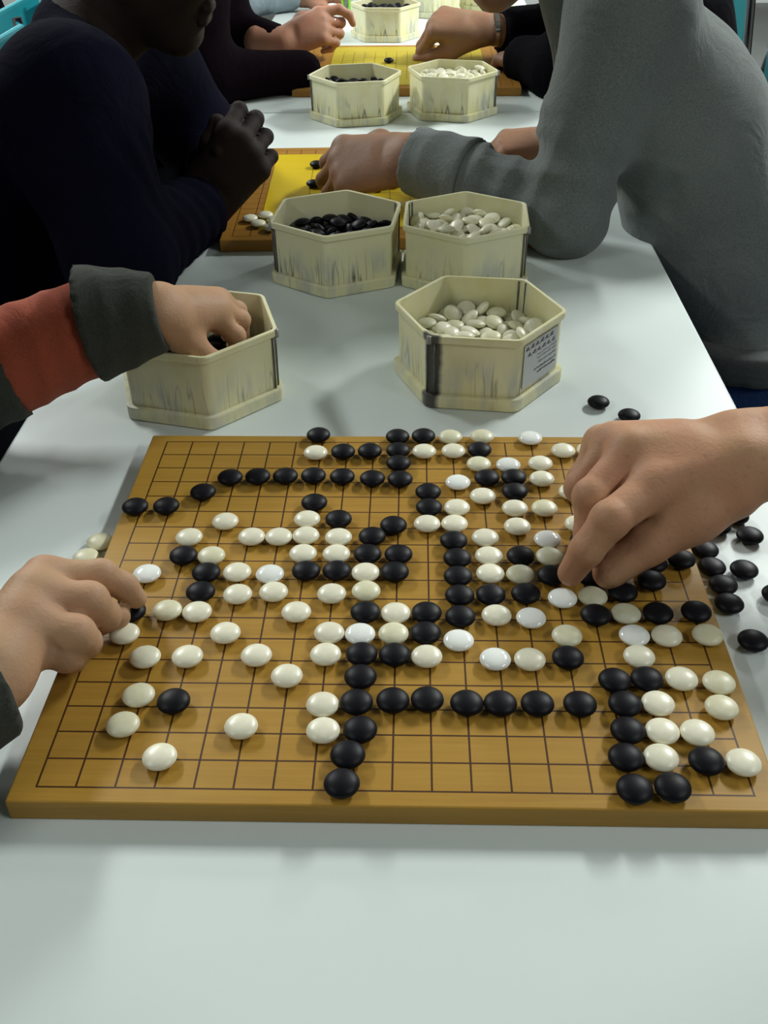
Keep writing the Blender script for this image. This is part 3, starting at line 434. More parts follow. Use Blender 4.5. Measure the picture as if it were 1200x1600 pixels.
for t, x, y, z, lab in [
        ('B', -.1412, 1.0242, S2, 'black stone on the yellow sheet, furthest left of the grey-sleeved hand'),
        ('W', -.1190, 1.0242, S2, 'white stone on yellow sheet beside the furthest black one by the hand'),
        ('B', -.1165, .9960, S2, 'black stone on yellow sheet half covered by the grey-sleeved hand'),
        ('B', -.1385, .9284, S2, 'black stone on yellow sheet just behind the left middle pot'),
        ('W', -.0457, .9443, S2, 'white stone on yellow sheet right of the fingers, behind a black one'),
        ('B', -.0430, .9110, S2, 'black stone on yellow sheet right of the fingertips, behind the pots'),
        ('W', -.0226, .9560, S2, 'white stone on yellow sheet, further of two under the grey cuff'),
        ('W', -.0205, .9260, S2, 'shaded white stone on yellow sheet, nearer of two under the grey cuff'),
        ('B', .1150, 1.1100, 0, 'black stone at the far edge of the middle board behind the grey forearm'),
        ('W', -.2143, .7817, 0, 'white stone in the corner heap on middle board, leftmost'),
        ('W', -.1945, .7950, 0, 'white stone in the corner heap on middle board, furthest back'),
        ('W', -.2005, .7610, 0, 'white stone in the corner heap on middle board, nearest the front edge'),
        ('W', -.1800, .7765, 0, 'white stone in the corner heap on middle board, half behind others'),
        ('W', -.1815, .7450, 0, 'white stone in the corner heap on middle board, nearest the camera beside the pot'),
        ('B', -.0436, 1.7744, S2, 'single black stone on the paler yellow sheet of the furthest board'),
        ('W', .0300, 1.8450, S2, 'white stone under the fingertips on the furthest board')]:
    stone(t, x, y, z, lab, 'stones on the further boards')

# ------------------------------------------------------------------ hexagonal pots
def pot(x, y, deg, mat, label, floor_z, seams=(), seam_w=.0035, group='hexagonal plastic pots'):
    e = empty('stone_pot', (x, y, Z0 + TT), math.radians(deg)); tag(e, label, 'container', group)
    lid = hexloft([(.0866, .0, .010), (.0888, .0012, .011), (.0892, .0125, .011), (.0886, .0138, .011), (.0858, .0140, .010)])
    link('base_lid', from_bm(lid, 'base_lid'), mat, e, smooth=False)
    R = [(.0830, .0141, .010), (.0834, .040, .010), (.0838, .0690, .010), (.0864, .0695, .0105), (.0873, .0706, .0105), (.0875, .0760, .0105),
         (.0867, .0770, .0105), (.0836, .0771, .009), (.0830, .0765, .009), (.0818, .045, .008), (.0814, floor_z, .008)]
    b = link('bowl', from_bm(hexloft(R), 'bowl'), mat, e)
    for k in seams:
        a = math.radians(60 * k)
        for s in (-1, 1):
            for rr, z0, z1 in ((.0822, .0145, .0690), (.0796, max(floor_z, .02), .0755)):
                cx, cy = rr * math.cos(a) - s * seam_w * math.sin(a), rr * math.sin(a) + s * seam_w * math.cos(a)
                bm = tube_bm([(cx, cy, z0), (cx * 1.008, cy * 1.008, z1)], .0011, 8)
                link('seam_rib', from_bm(bm, 'seam_rib'), M['seam'], e, smooth=True)
        bm = tube_bm([(.0858 * math.cos(a), .0858 * math.sin(a), .0690), (.0858 * math.cos(a), .0858 * math.sin(a), .0768)], .0026, 10)
        link('seam_knob', from_bm(bm, 'seam_knob'), M['knob'], e, smooth=True)
    return e

def heap(src, x, y, deg, dz, t, label, group, nvis, turn=0, keep=1.0, zoff=0.0, stufflab='', skip=None):
    """top stones of the pot one by one, the buried ones as one object"""
    ca = math.radians(deg + turn)
    Mx = Matrix.Translation((x, y, Z0 + TT + dz)) @ Matrix.Rotation(ca, 4, 'Z')
    L = []
    for it in src.split(';'):
        q = [float(v) for v in it.split()]
        m = Mx @ Matrix.Translation((q[0] / 1000, q[1] / 1000, q[2] / 1000)) @ Euler(q[3:6]).to_matrix().to_4x4()
        L.append(m)
    def cover(m):
        c = m.translation
        return sum(1 for o in L if o.translation.z > c.z + .004 and math.hypot(o.translation.x - c.x, o.translation.y - c.y) < .0125)
    L.sort(key=lambda m: (min(cover(m), 1), -m.translation.z))
    tt = t
    for i, m in enumerate(L[:nvis]):
        if skip and skip(m.translation): continue
        if t == 'w': tt = rng.choice('WWWCCCDW')
        o = bpy.data.objects.new('black_stone' if tt == 'B' else 'white_stone', SM[tt]); C.objects.link(o)
        o.matrix_world = m; tag(o, label, 'game stone', group)
    rest = L[nvis:]
    if rest:
        v, f = [], []
        base = SM['B' if t == 'B' else 'C']
        bmx = bmesh.new(); bmesh.ops.create_uvsphere(bmx, u_segments=12, v_segments=6, radius=1.0)
        vs_ = [(p.co.x * .0106, p.co.y * .0106, p.co.z * .0045) for p in bmx.verts]; bmx.verts.index_update()
        fs_ = [[q.index for q in p.verts] for p in bmx.faces]; bmx.free()
        for m in rest:
            n = len(v); v += [tuple(m @ Vector(p)) for p in vs_]; f += [[i + n for i in q] for q in fs_]
        me = bpy.data.meshes.new('buried_stones'); me.from_pydata(v, [], f)
        o = link('buried_stones', me, M['black'] if t == 'B' else M['C'], smooth=True)
        tag(o, stufflab, 'game stones', None, 'stuff')

P1 = (.0782, .3610, 173.0); P2 = (-.2043, .3285, 225.7); P3 = (-.0838, .6420, 204.2); P4 = (.0755, .6345, 207.8)
P5 = (-.0973, 1.4000, 190.1); P6 = (.0832, 1.4290, 166.7); P7 = (-.0597, 2.1550, 175.5)
mA = box_mat('marbled_ivory_near', 3.0, stain=60.0, stain_w=.10, yellow=.75, dark=1.0)
mB = box_mat('marbled_ivory_left', 7.3, yellow=.5, dark=.7)
mC = box_mat('marbled_ivory_middle', 11.9, yellow=.3, dark=.9)
mD = box_mat('marbled_ivory_plain', 15.2, yellow=.5, dark=.5)
mE = box_mat('marbled_ivory_far', 21.1, yellow=.8, dark=1.)
near = pot(*P1, mA, 'nearest right hexagonal ivory pot of white stones with black streak and paper sticker', .017, (1, 4), .0042)
pot(*P2, mB, 'hexagonal ivory pot on the left with a hand reaching inside', .010, (2, 5))
pot(*P3, mC, 'hexagonal ivory pot of black stones, left of the middle pair', .018, (0, 3))
pot(*P4, mD, 'hexagonal ivory pot of heaped white stones, right of the middle pair', .028, (2, 5))
pot(*P5, mE, 'hexagonal ivory pot with few black stones, left of the far pair', .023, (0,))
pot(*P6, mE, 'hexagonal ivory pot of white stones, right of the far pair', .034, (3,))
pot(*P7, mE, 'furthest single hexagonal pot full of black stones behind the last board', .031, ())
heap(HEAP1, *P1, .007, 'w', 'white stone lying in the nearest right pot with the sticker', 'white stones in the nearest pot', 62, 60, stufflab='white stones buried under the top layer in the nearest right pot')
heap(HEAP3, *P2, .000, 'B', 'black stone lying at the bottom of the left pot under the hand', 'black stones in the left pot', 30, 0, stufflab='black stones buried in the left pot under the hand')
heap(HEAP2, *P3, .008, 'B', 'black stone lying in the left pot of the middle pair', 'black stones in the middle pot', 50, 0, stufflab='black stones buried in the left pot of the middle pair')
heap(HEAP2, *P4, .018, 'w', 'white stone heaped in the right pot of the middle pair', 'white stones in the middle pot', 55, 120, stufflab='white stones buried in the right pot of the middle pair')
heap(HEAP1, *P5, .013, 'B', 'black stone lying in the left pot of the far pair', 'black stones in the far pot', 40, 180, stufflab='black stones buried in the left pot of the far pair')
heap(HEAP2, *P6, .024, 'w', 'white stone heaped in the right pot of the far pair', 'white stones in the far pot', 50, 240, stufflab='white stones buried in the right pot of the far pair')
heap(HEAP1, *P7, .021, 'B', 'black stone heaped in the furthest single pot', 'black stones in the furthest pot', 40, 0, stufflab='black stones buried in the furthest single pot')

# paper sticker on the face between corners 2 and 3 of the nearest pot
def sticker(parent):
    a = math.radians(150); ap = .0846 * math.cos(math.pi / 6)
    s = empty('paper_sticker', (0, 0, 0)); s.parent = parent
    # local frame: u along the face (to the right seen from outside), v up
    s.location = (ap * math.cos(a), ap * math.sin(a), .0425); s.rotation_euler = (math.radians(90), 0, a + math.pi / 2)
    bm = box_bm(.062, .0465, .0006, 0, 1, (0, 0, 0.0001)); pap = link('paper', from_bm(bm, 'paper'), M['paper'], s)
    r = random.Random(8)
    bm = bmesh.new()
    def quad(x, y, w, h, sk=0.0):
        z = .0006
        bm.faces.new([bm.verts.new(p) for p in ((x, y, z), (x + w, y, z), (x + w + sk, y + h, z), (x + sk, y + h, z))])
    # two lines of fat brush-like signs along the top
    for row, (y0, xs) in enumerate(((.0172, -.0290), (.0100, -.0250))):
        for k in range(6):
            x = xs + k * .0088
            quad(x, y0, .0036, .0016, .001); quad(x + .002, y0 + .0012, .0028, .0022, .0006); quad(x + .0044, y0 - .0006, .0028, .0010, .0008)
            if k % 2: quad(x + .0050, y0 + .0020, .0012, .0020, .0004)
    link('sticker_signs', from_bm(bm, 'signs'), M['ink'], s)
    for j, (y, w, h, mt) in enumerate(((.0052, .036, .0022, 'ink2'), (.0012, .036, .0022, 'ink2'), (-.0040, .034, .0020, 'ink2'), (-.0100, .040, .0024, 'ink'), (-.0145, .034, .0024, 'ink'))):
        bm = bmesh.new(); x = .0295 - w
        while x < .0290:
            ww = r.uniform(.0007, .0015); quad(x, y + r.choice((0, 0, -.0004)), ww, h * r.choice((.6, .6, 1.0)), .0002); x += ww + r.choice((.0004, .0004, .0004, .0013))
        link('sticker_line', from_bm(bm, 'line'), M[mt], s)
sticker(near)

# things at the far end of the table
e = empty('drinking_cup', (-.150, 2.42, Z0 + TT)); tag(e, 'clear cup with lime green stripes standing behind the furthest pot', 'cup')
bm = bmesh.new(); prev = None; n = 24
prof = [(.028, 0), (.034, .11), (.0325, .11), (.0265, .003)]
rings = [[bm.verts.new((r * math.cos(2 * math.pi * k / n), r * math.sin(2 * math.pi * k / n), z)) for k in range(n)] for r, z in prof]
for i in range(3):
    for k in range(n): bm.faces.new((rings[i][k], rings[i][(k + 1) % n], rings[i + 1][(k + 1) % n], rings[i + 1][k]))
bm.faces.new(rings[0][::-1]); bm.faces.new(rings[3])
link('cup_wall', from_bm(bm, 'cup_wall'), M['clear'], e, smooth=True)
for q in (200, 250, 330):
    a = math.radians(q)
    link('stripe', from_bm(tube_bm([(.030 * math.cos(a), .030 * math.sin(a), .004), (.0355 * math.cos(a), .0355 * math.sin(a), .108)], .0035, 6), 'stripe'), M['green'], e)
P8 = (.060, 2.470, 150.0); P9 = (.180, 2.56, 30.0)
pot(*P8, mD, 'ivory pot cut off by the top picture edge, left of the last two', .03, ())
pot(P9[0] + .03, P9[1], P9[2], mC, 'ivory pot cut off by the top picture edge, right of the last two', .03, ())
# ------------------------------------------------------------------ implicit-surface modelling (smooth unions of tapered capsules)
F = np.float32
def cap(a, b, ra, rb=None): return (np.array(a, F), np.array(b, F), float(ra), float(ra if rb is None else rb))
def chain(pts, rs): return [cap(pts[i], pts[i + 1], rs[i], rs[i + 1]) for i in range(len(pts) - 1)]
def dcap(P, c):
    a, b, ra, rb = c; ab = b - a; l2 = float(ab @ ab) + 1e-12
    t = np.clip(((P - a) @ ab) / l2, 0, 1)
    q = P - a - t[:, None] * ab
    return np.sqrt(np.einsum('ij,ij->i', q, q)) - (ra + (rb - ra) * t)
def smin(a, b, k):
    h = np.maximum(k - np.abs(a - b), 0) / k
    return np.minimum(a, b) - h * h * k * .25
def union(P, caps, k):
    d = None
    for c in caps:
        e = dcap(P, c); d = e if d is None else smin(d, e, k)
    return d
def surface_net(fn, lo, hi, h):
    lo = np.array(lo, F) - 2 * h; hi = np.array(hi, F) + 2 * h
    s = 6; nb = np.ceil((hi - lo) / (h * s)).astype(int); n = nb * s
    cg = [lo[i] + (np.arange(nb[i]) + .5) * h * s for i in range(3)]
    G = np.stack(np.meshgrid(*cg, indexing='ij'), -1).reshape(-1, 3).astype(F)
    dc = fn(G).reshape(nb)
    D = np.repeat(np.repeat(np.repeat(dc, s, 0), s, 1), s, 2).astype(F)
    act = np.abs(dc) < h * s * 1.15
    bi = np.argwhere(act)
    off = np.stack(np.meshgrid(*[np.arange(s)] * 3, indexing='ij'), -1).reshape(-1, 3)
    idx = (bi[:, None, :] * s + off[None]).reshape(-1, 3)
    for st in range(0, len(idx), 400000):
        ii = idx[st:st + 400000]
        D[ii[:, 0], ii[:, 1], ii[:, 2]] = fn((lo + ii.astype(F) * h).astype(F))
    D = np.where(D == 0, 1e-7, D); ins = D < 0
    c = [ins[a:n[0] - 1 + a, b:n[1] - 1 + b, g:n[2] - 1 + g] for a in (0, 1) for b in (0, 1) for g in (0, 1)]
    anyi = c[0].copy(); alli = c[0].copy()
    for q in c[1:]: anyi |= q; alli &= q
    cells = np.argwhere(anyi & ~alli)
    cid = np.full(n - 1, -1, np.int32); cid[cells[:, 0], cells[:, 1], cells[:, 2]] = np.arange(len(cells))
    acc = np.zeros((len(cells), 3), F); cnt = np.zeros(len(cells), F)
    cor = [(a, b, g) for a in (0, 1) for b in (0, 1) for g in (0, 1)]
    for p in cor:
        for ax in range(3):
            if p[ax]: continue
            q = list(p); q[ax] = 1
            A = D[cells[:, 0] + p[0], cells[:, 1] + p[1], cells[:, 2] + p[2]]; B = D[cells[:, 0] + q[0], cells[:, 1] + q[1], cells[:, 2] + q[2]]
            m = (A < 0) != (B < 0); t = np.where(m, A / np.where(m, A - B, 1), 0)
            v = np.array(p, F)[None].repeat(len(cells), 0); v[:, ax] = t
            acc[m] += v[m]; cnt[m] += 1
    V = lo + (cells + acc / cnt[:, None]) * h
    faces = []
    for ax in range(3):
        u, w = (ax + 1) % 3, (ax + 2) % 3
        sl = [slice(1, n[i] - 1) for i in range(3)]
        a = ins[tuple(sl)]; sl2 = list(sl); sl2[ax] = slice(2, n[ax]); b = ins[tuple(sl2)]
        e = np.argwhere(a != b) + 1
        if not len(e): continue
        e = e[(e < (n - 1)).all(1)]
        inside = ins[e[:, 0], e[:, 1], e[:, 2]]
        def cell(du, dw):
            k = e.copy(); k[:, u] -= du; k[:, w] -= dw; return cid[k[:, 0], k[:, 1], k[:, 2]]
        Q = np.stack([cell(1, 1), cell(0, 1), cell(0, 0), cell(1, 0)], 1)
        Q[~inside] = Q[~inside][:, ::-1]
        faces.append(Q[(Q >= 0).all(1)])
    return V, np.concatenate(faces)
def bounds(caps):
    A = np.array([np.minimum(c[0] - c[2], c[1] - c[3]) for c in caps] + [np.minimum(c[0] - c[2], c[1] - c[2]) for c in caps])
    B = np.array([np.maximum(c[0] + c[2], c[1] + c[3]) for c in caps])
    return A.min(0) - .006, B.max(0) + .006
def mesh_of(name, pieces):
    Vs, Fs, n = [], [], 0
    for V, Q in pieces: Vs.append(V); Fs.append(Q + n); n += len(V)
    V = np.concatenate(Vs); Q = np.concatenate(Fs)
    V = V.copy(); V[:, 2] += Z0
    me = bpy.data.meshes.new(name)
    me.vertices.add(len(V)); me.vertices.foreach_set('co', V.astype(F).ravel())
    me.loops.add(len(Q) * 4); me.loops.foreach_set('vertex_index', Q.astype(np.int32).ravel())
    me.polygons.add(len(Q)); me.polygons.foreach_set('loop_start', np.arange(0, len(Q) * 4, 4, dtype=np.int32))
    me.polygons.foreach_set('use_smooth', np.ones(len(Q), bool))
    me.update(calc_edges=True); return me
def nz(P, f, seed, amp):
    r = np.random.RandomState(seed); s = 0
    for _ in range(5):
        k = r.normal(size=3); k = (k / np.linalg.norm(k) * f * r.uniform(.6, 1.5)).astype(F); s = s + np.sin(P @ k + r.uniform(0, 6.28) + 1.3 * np.sin(P[:, 2] * f * .5 + P[:, 0] * f * .3))
    return s * amp / 5
def rings_fold(P, A, B, spacing, amp, seed, t0=0., t1=1.):
    """folds round a sleeve, running across the axis A-B"""
    A = np.array(A, F); B = np.array(B, F); ab = B - A; L = float(np.linalg.norm(ab)); u = ab / L
    s = (P - A) @ u
    m = np.clip((s - t0 * L) / .02, 0, 1) * np.clip((t1 * L - s) / .02, 0, 1)
    q = P - A - s[:, None] * u
    rr = np.sqrt((q * q).sum(1)); m = m * (rr < .13)
    w = s + .25 * q[:, 2] - .30 * q[:, 1] + nz(P, 40, seed, .006)
    return m * amp * (np.abs(np.sin(math.pi * w / spacing)) - .6)
V3 = lambda *a: np.array(a, F)
def unit(v): v = np.array(v, F); return v / np.linalg.norm(v)

# ---------- hands
FR = [(.0112, .0095, .0084, .0069), (.0112, .0097, .0084, .0069), (.0106, .0092, .0080, .0066), (.0096, .0081, .0071, .0059)]
def hand_auto(W, x, up, thumb_side, curls, spread=.06, s=1.0, thumb=(.62, .62, -.35, .95, .1, -.25)):
    """joints of a hand: x = finger direction, up = back of the hand, thumb_side = +1 or -1 along cross(up, x)"""
    W = V3(*W); x = unit(x); up = np.array(up, F); up = unit(up - (up @ x) * x); y = np.cross(up, x) * thumb_side
    offs = [(.088, .029), (.091, .009), (.086, -.011), (.078, -.029)]
    ph = [(.043, .025, .021), (.047, .029, .022), (.043, .027, .021), (.034, .020, .018)]
    fingers = []
    for i in range(4):
        p = W + s * (x * offs[i][0] + y * offs[i][1]); J = [p]; ang = 0
        f = unit(x + y * spread * (1.5 - i))
        for L, c in zip(ph[i], curls[i]):
            ang += math.radians(c); d = f * math.cos(ang) - up * math.sin(ang); p = p + d * L * s; J.append(p)
        fingers.append(J)
    c = W + s * (x * .022 + y * .020 - up * .008)
    d1 = unit(x * thumb[0] + y * thumb[1] + up * thumb[2]); m = c + d1 * .043 * s
    d2 = unit(x * thumb[3] + y * thumb[4] + up * thumb[5]); i_ = m + d2 * .035 * s; t = i_ + unit(d2 + x * .15) * .026 * s
    return dict(W=W, F=fingers, T=[c, m, i_, t], s=s, y=y, up=up)
def hand_fn(H, arm, k=.012):
    """arm: capsules of wrist and forearm"""
    s = H['s']; W = H['W']; y = H['y']
    palm = []
    for i, J in enumerate(H['F']):
        palm.append(cap(W + y * s * (.016, .006, -.006, -.016)[i], J[0], .0165 * s, FR[i][0] * s * 1.12 * H.get('fs', (1,) * 5)[i]))
    for i in range(3):  # fill between the metacarpals
        a = (H['F'][i][0] + H['F'][i + 1][0]) / 2; palm.append(cap((W + a) / 2, a - (a - W) * .07, .0140 * s, .0098 * s))
    T = H['T']; palm.append(cap(T[0], T[1], .0185 * s, .0135 * s)); palm.append(cap((T[0] + W) / 2, (H['F'][0][0] * .45 + W * .2 + T[1] * .35), .015 * s, .010 * s))
    palm += arm
    fs = H.get('fs', (1, 1, 1, 1, 1))
    fing = [chain(J, [r * s * fs[i] for r in FR[i]]) for i, J in enumerate(H['F'])]
    kn = [cap(J[1], J[1] + V3(1e-4, 0, 0), FR[i][1] * s * fs[i] * 1.0) for i, J in enumerate(H['F'])]
    th = chain(T[1:], [.0130 * s * fs[4], .0112 * s * fs[4], .0088 * s * fs[4]])
    def fn(P):
        dp = union(P, palm, k * s)
        out = dp
        for i, f in enumerate(fing):
            d = union(P, f, .004 * s); d = smin(d, dcap(P, kn[i]), .004)
            out = np.minimum(out, smin(dp, d, .009 * s)) if i == 0 else smin(np.minimum(out, 9), smin(dp, d, .009 * s), .0012)
        d = union(P, th, .005 * s); out = smin(out, smin(dp, d, .014 * s), .0015)
        return out
    return fn, palm + sum(fing, []) + th

# ---------- head
def head_parts(c, yaw, pitch, s=1.0):
    Rm = (Matrix.Rotation(yaw, 3, 'Z') @ Matrix.Rotation(pitch, 3, 'Y'))
    R = np.array(Rm, F); c = V3(*c)
    T = lambda p: c + s * (R @ V3(*p))
    g = lambda a, b, ra, rb=None: cap(T(a), T(b), ra * s, (ra if rb is None else rb) * s)
    soft = [g((-.030, 0, .035), (.005, 0, .040), .078, .073), g((.030, 0, -.01), (.035, 0, -.055), .056, .042)]
    for q in (-1, 1):
        soft += [g((.0, q * .046, -.045), (.058, q * .012, -.090), .022, .019), g((.060, q * .034, -.012), (.055, q * .036, -.03), .024, .022)]
    soft += [g((.062, -.010, -.092), (.062, .010, -.092), .0185), g((.072, -.034, .034), (.072, .034, .034), .014)]
    fine = [g((.084, 0, .022), (.104, 0, -.016), .008, .012), g((.092, -.011, -.021), (.092, .011, -.021), .0085)]
    fine += [g((.0765, q * .031, .019), (.0765, q * .031, .019), .0142) for q in (-1, 1)]
    ears = [g((-.008, q * .076, .018), (-.002, q * .074, -.022), .013, .009) for q in (-1, 1)]
    lips = [g((.0845, -.017, -.049), (.0845, .017, -.049), .0085), g((.083, -.016, -.063), (.083, .016, -.063), .0095)]
    eyes = [T((.078, q * .031, .012)) for q in (-1, 1)]
    hair = [g((-.034, 0, .045), (.002, 0, .052), .084, .078), g((-.045, 0, .0), (-.05, 0, -.03), .066, .05)]
    return dict(soft=soft, fine=fine, ears=ears, lips=lips, eyes=eyes, hair=hair, T=T, R=R, s=s)

NOCUT = set()
def person(name, label, J, skin, top, trousers, hands, hair='hair', top_name='sweater', h_body=.007, h_hand=.0022, folds=(), head=True,
           sleeve_end=(.97, .97), girth=1.0, cuff_r=.036, arm_r=(.062, .052, .040), lip='lip', low=True, hair_on=True, sleeve_meshes=True):
    """J: joints (P pelvis, C chest, N neck, H head centre, yaw, pitch, SL SR shoulders, EL ER elbows, WL WR wrists, facing dir)"""
    name_key = top
    g = {k: (V3(*v) if isinstance(v, tuple) and len(v) == 3 else v) for k, v in J.items()}
    P, Ch, N = g['P'], g['C'], g['N']
    side = unit(g['SL'] - g['SR']); fwd = V3(*J['dir'])
    hips = [P + side * .085 * q for q in (1, -1)]
    knees = [h + fwd * .36 + side * .05 * q + V3(0, 0, -.0) for h, q in zip(hips, (1, -1))]
    for k in knees: k[2] = FL + .50
    feet = [k + V3(0, 0, -(k[2] - FL) + .07) - fwd * .06 for k in knees]
    def torso(gr):
        out = [cap(hips[0], hips[1], .115 * gr)]
        mid = (P + Ch) / 2
        for q, S in ((1, g['SL']), (-1, g['SR'])):
            out += [cap(P + side * q * .055, mid + side * q * .055, .105 * gr, .108 * gr), cap(mid + side * q * .055, Ch + side * q * .07, .108 * gr, .105 * gr),
                    cap(Ch + side * q * .07, S - side * q * .03, .100 * gr, .062 * gr), cap(N, S, .048 * gr, .055 * gr)]
        return out
    arms = lambda r, e: [cap(g['S' + a], g['E' + a], r[0], r[1]) for a in 'LR'] + [cap(g['E' + a], g['E' + a] + (g['W' + a] - g['E' + a]) * e[i], r[1], r[1] + (r[2] - r[1]) * e[i]) for i, a in enumerate('LR')]
    body = torso(.86 * girth) + arms((.044, .038, .028), (.8, .8)) + [cap(N, g['H'] + V3(0, 0, -.05) - fwd * .01, .056, .052)]
    body += [cap(h, k, .075, .055) for h, k in zip(hips, knees)] + [cap(k, f, .05, .036) for k, f in zip(knees, feet)]
    hd = head_parts(J['H'], J['yaw'], J['pitch']) if head else None
    if hd: body = body + hd['soft']
    def fb(Pn): return union(Pn, body, .030)
    pieces = [surface_net(fb, *bounds(body), .012)]
    if hd:
        hc = hd['soft'] + hd['fine'] + hd['ears'] + hd['lips'] + [cap(N, g['H'] + V3(0, 0, -.05) - fwd * .01, .058, .054)]
        def fh(Pn):
            d = union(Pn, hd['soft'] + [hc[-1]], .024); d = smin(d, union(Pn, hd['fine'], .008), .008)
            d = smin(d, union(Pn, hd['ears'], .004), .006); return smin(d, union(Pn, hd['lips'], .003), .004)
        pieces.append(surface_net(fh, *bounds(hc), .0035 if h_hand < .003 else .005))
    for fn, cs in hands:
        pieces.append(surface_net(fn, *bounds(cs), h_hand))
    bo = link(name, mesh_of(name, pieces), M[skin]); tag(bo, label, 'person')
    # clothes
    if top:
        tc = torso(girth) + arms(arm_r, sleeve_end)
        def ft(Pn):
            d = union(Pn, tc, .035) + nz(Pn, 26, 3, .006)
            for f in folds: d = d + rings_fold(Pn, *f)
            for i, a in enumerate('LR'):
                if sleeve_end[i] > .3 and (name_key, a) not in NOCUT:
                    u = unit(g['W' + a] - g['E' + a]); We = g['E' + a] + (g['W' + a] - g['E' + a]) * sleeve_end[i]
                    q = Pn - We; d = np.maximum(d, -np.maximum(-(q @ u), np.sqrt((q * q).sum(1)) - .09))
            d = np.maximum(d, np.minimum((P[2] + .05) - Pn[:, 2], .18 - np.hypot(Pn[:, 0] - P[0], Pn[:, 1] - P[1])*.6))
            d = np.maximum(d, -(dcap(Pn, cap(N + V3(0, 0, .03) + unit(g['H'] - N) * .06, g['H'], .054))))
            return d
        link(top_name, mesh_of(top_name, [surface_net(ft, *bounds(tc), h_body)]), M[top], bo)
    if low:
        lc = [cap(hips[0], hips[1], .117 * girth)] + [cap(h, k, .093, .072) for h, k in zip(hips, knees)] + [cap(k, f, .070, .052) for k, f in zip(knees, feet)]
        fl = lambda Pn: union(Pn, lc, .03) + nz(Pn, 30, 5, .004)
        link('trousers', mesh_of('trousers', [surface_net(fl, *bounds(lc), .010)]), M[trousers], bo)
        for f in feet:
            sc_ = [cap(f + V3(0, 0, -.025) - fwd * .03, f + V3(0, 0, -.032) + fwd * .14, .040, .034)]
            def fs(Pn, sc_=sc_): return np.maximum(union(Pn, sc_, .02), (FL + .003) - Pn[:, 2])
            link('shoe', mesh_of('shoe', [surface_net(fs, *bounds(sc_), .009)]), M['shoe'], bo)
    if hd:
        if hair_on:
            R = hd['R']; c0 = V3(*J['H'])
            def fr(Pn):
                q = (Pn - c0) @ R
                d = union(Pn, hd['hair'], .02) + nz(Pn, 140, 9, .003)
                return np.maximum(d, np.minimum(q[:, 0] - .035, .045 - q[:, 2]) * .9 if True else d)
            link('hair', mesh_of('hair', [surface_net(fr, *bounds(hd['hair']), .006)]), M[hair], bo)
        for p in hd['eyes']:
            bm = bmesh.new(); bmesh.ops.create_uvsphere(bm, u_segments=14, v_segments=8, radius=.0125)
            link('eye', from_bm(bm, 'eye'), M['eye'], bo, loc=(p[0], p[1], p[2] + Z0), smooth=True)
            q = p + hd['R'] @ V3(.0068, 0, -.004)
            bm = bmesh.new(); bmesh.ops.create_uvsphere(bm, u_segments=12, v_segments=8, radius=.0062)
            link('iris', from_bm(bm, 'iris'), M['iris'], bo, loc=(float(q[0]), float(q[1]), float(q[2]) + Z0), smooth=True)
    return bo, g

def sleeve(name, caps, mat, parent, k=.02, h=.005, folds=(), wob=.004, clip=None, f=45, seed=2, cut=True):
    def fn(Pn):
        d = union(Pn, caps, k) + nz(Pn, f, seed, wob)
        for q in folds: d = d + rings_fold(Pn, *q)
        if clip is not None: d = clip(Pn, d)
        elif cut:
            A, B = caps[0][0], caps[-1][1]; u = unit(B - A)
            d = np.maximum(d, np.maximum((A - Pn) @ u, (Pn - B) @ u))
        return d
    return link(name, mesh_of(name, [surface_net(fn, *bounds(caps), h)]), M[mat], parent)

relax = [(25, 35, 20)] * 4

# ---------- 1: bare-armed player on the right, in front (right hand sets a white stone)
H = dict(W=V3(.2560, .0540, .080), s=1.12, fs=(1.26, 1.15, 1.1, 1.05, 1.28), y=unit((-.35, -.92, .15)), up=V3(0, 0, 1),
         F=[[V3(.1875, .0240, .070), V3(.1510, -.0070, .062), V3(.1355, -.0150, .041), V3(.1270, -.0118, .0175)],
            [V3(.1745, .0560, .080), V3(.1415, .0220, .062), V3(.1410, .0090, .038), V3(.1560, .0080, .025)],
            [V3(.1660, .0790, .073), V3(.1390, .0520, .050), V3(.1500, .0330, .034), V3(.1720, .0220, .026)],
            [V3(.1600, .0980, .062), V3(.1430, .0760, .042), V3(.1560, .0600, .030), V3(.1730, .0500, .024)]],
         T=[V3(.2440, .0260, .064), V3(.2170, .0150, .050), V3(.1830, .0050, .032), V3(.1560, -.0080, .0155)])
W, E = H['W'], V3(.500, .020, .070)
arm = [cap(W + V3(0, .014, 0), W + V3(.05, .016, .004), .024, .026), cap(W + V3(0, -.012, -.004), W + V3(.05, -.014, 0), .023, .027),
       cap(W + V3(.05, .0, .003), W + V3(.14, -.008, .004), .034, .044), cap(W + V3(.14, -.008, .004), E, .044, .046)]
J1 = dict(P=(.72, .06, -.22), C=(.69, .06, .10), N=(.64, .06, .30), H=(.55, .06, .42), yaw=math.pi, pitch=.45, SR=(.65, .23, .22), SL=(.65, -.11, .22),
          ER=(.500, .020, .070), EL=(.64, -.20, -.04), WR=(.2560, .054, .080), WL=(.46, -.10, -.165), dir=(-1, 0, 0))
LH1 = hand_auto((.46, -.10, -.165), (-1, .1, -.05), (0, 0, 1), -1, relax)
b1, g1 = person('person', 'bare-forearmed player reaching in from the right, setting a white stone on the big board', J1, 'skinA', 'blue_grey', 'jeans',
    [hand_fn(H, arm), hand_fn(LH1, [cap(LH1['W'], V3(.55, -.15, -.10), .027, .033)])], top_name='t_shirt', h_body=.011, h_hand=.0020, sleeve_end=(0, 0), arm_r=(.066, .060, .05))
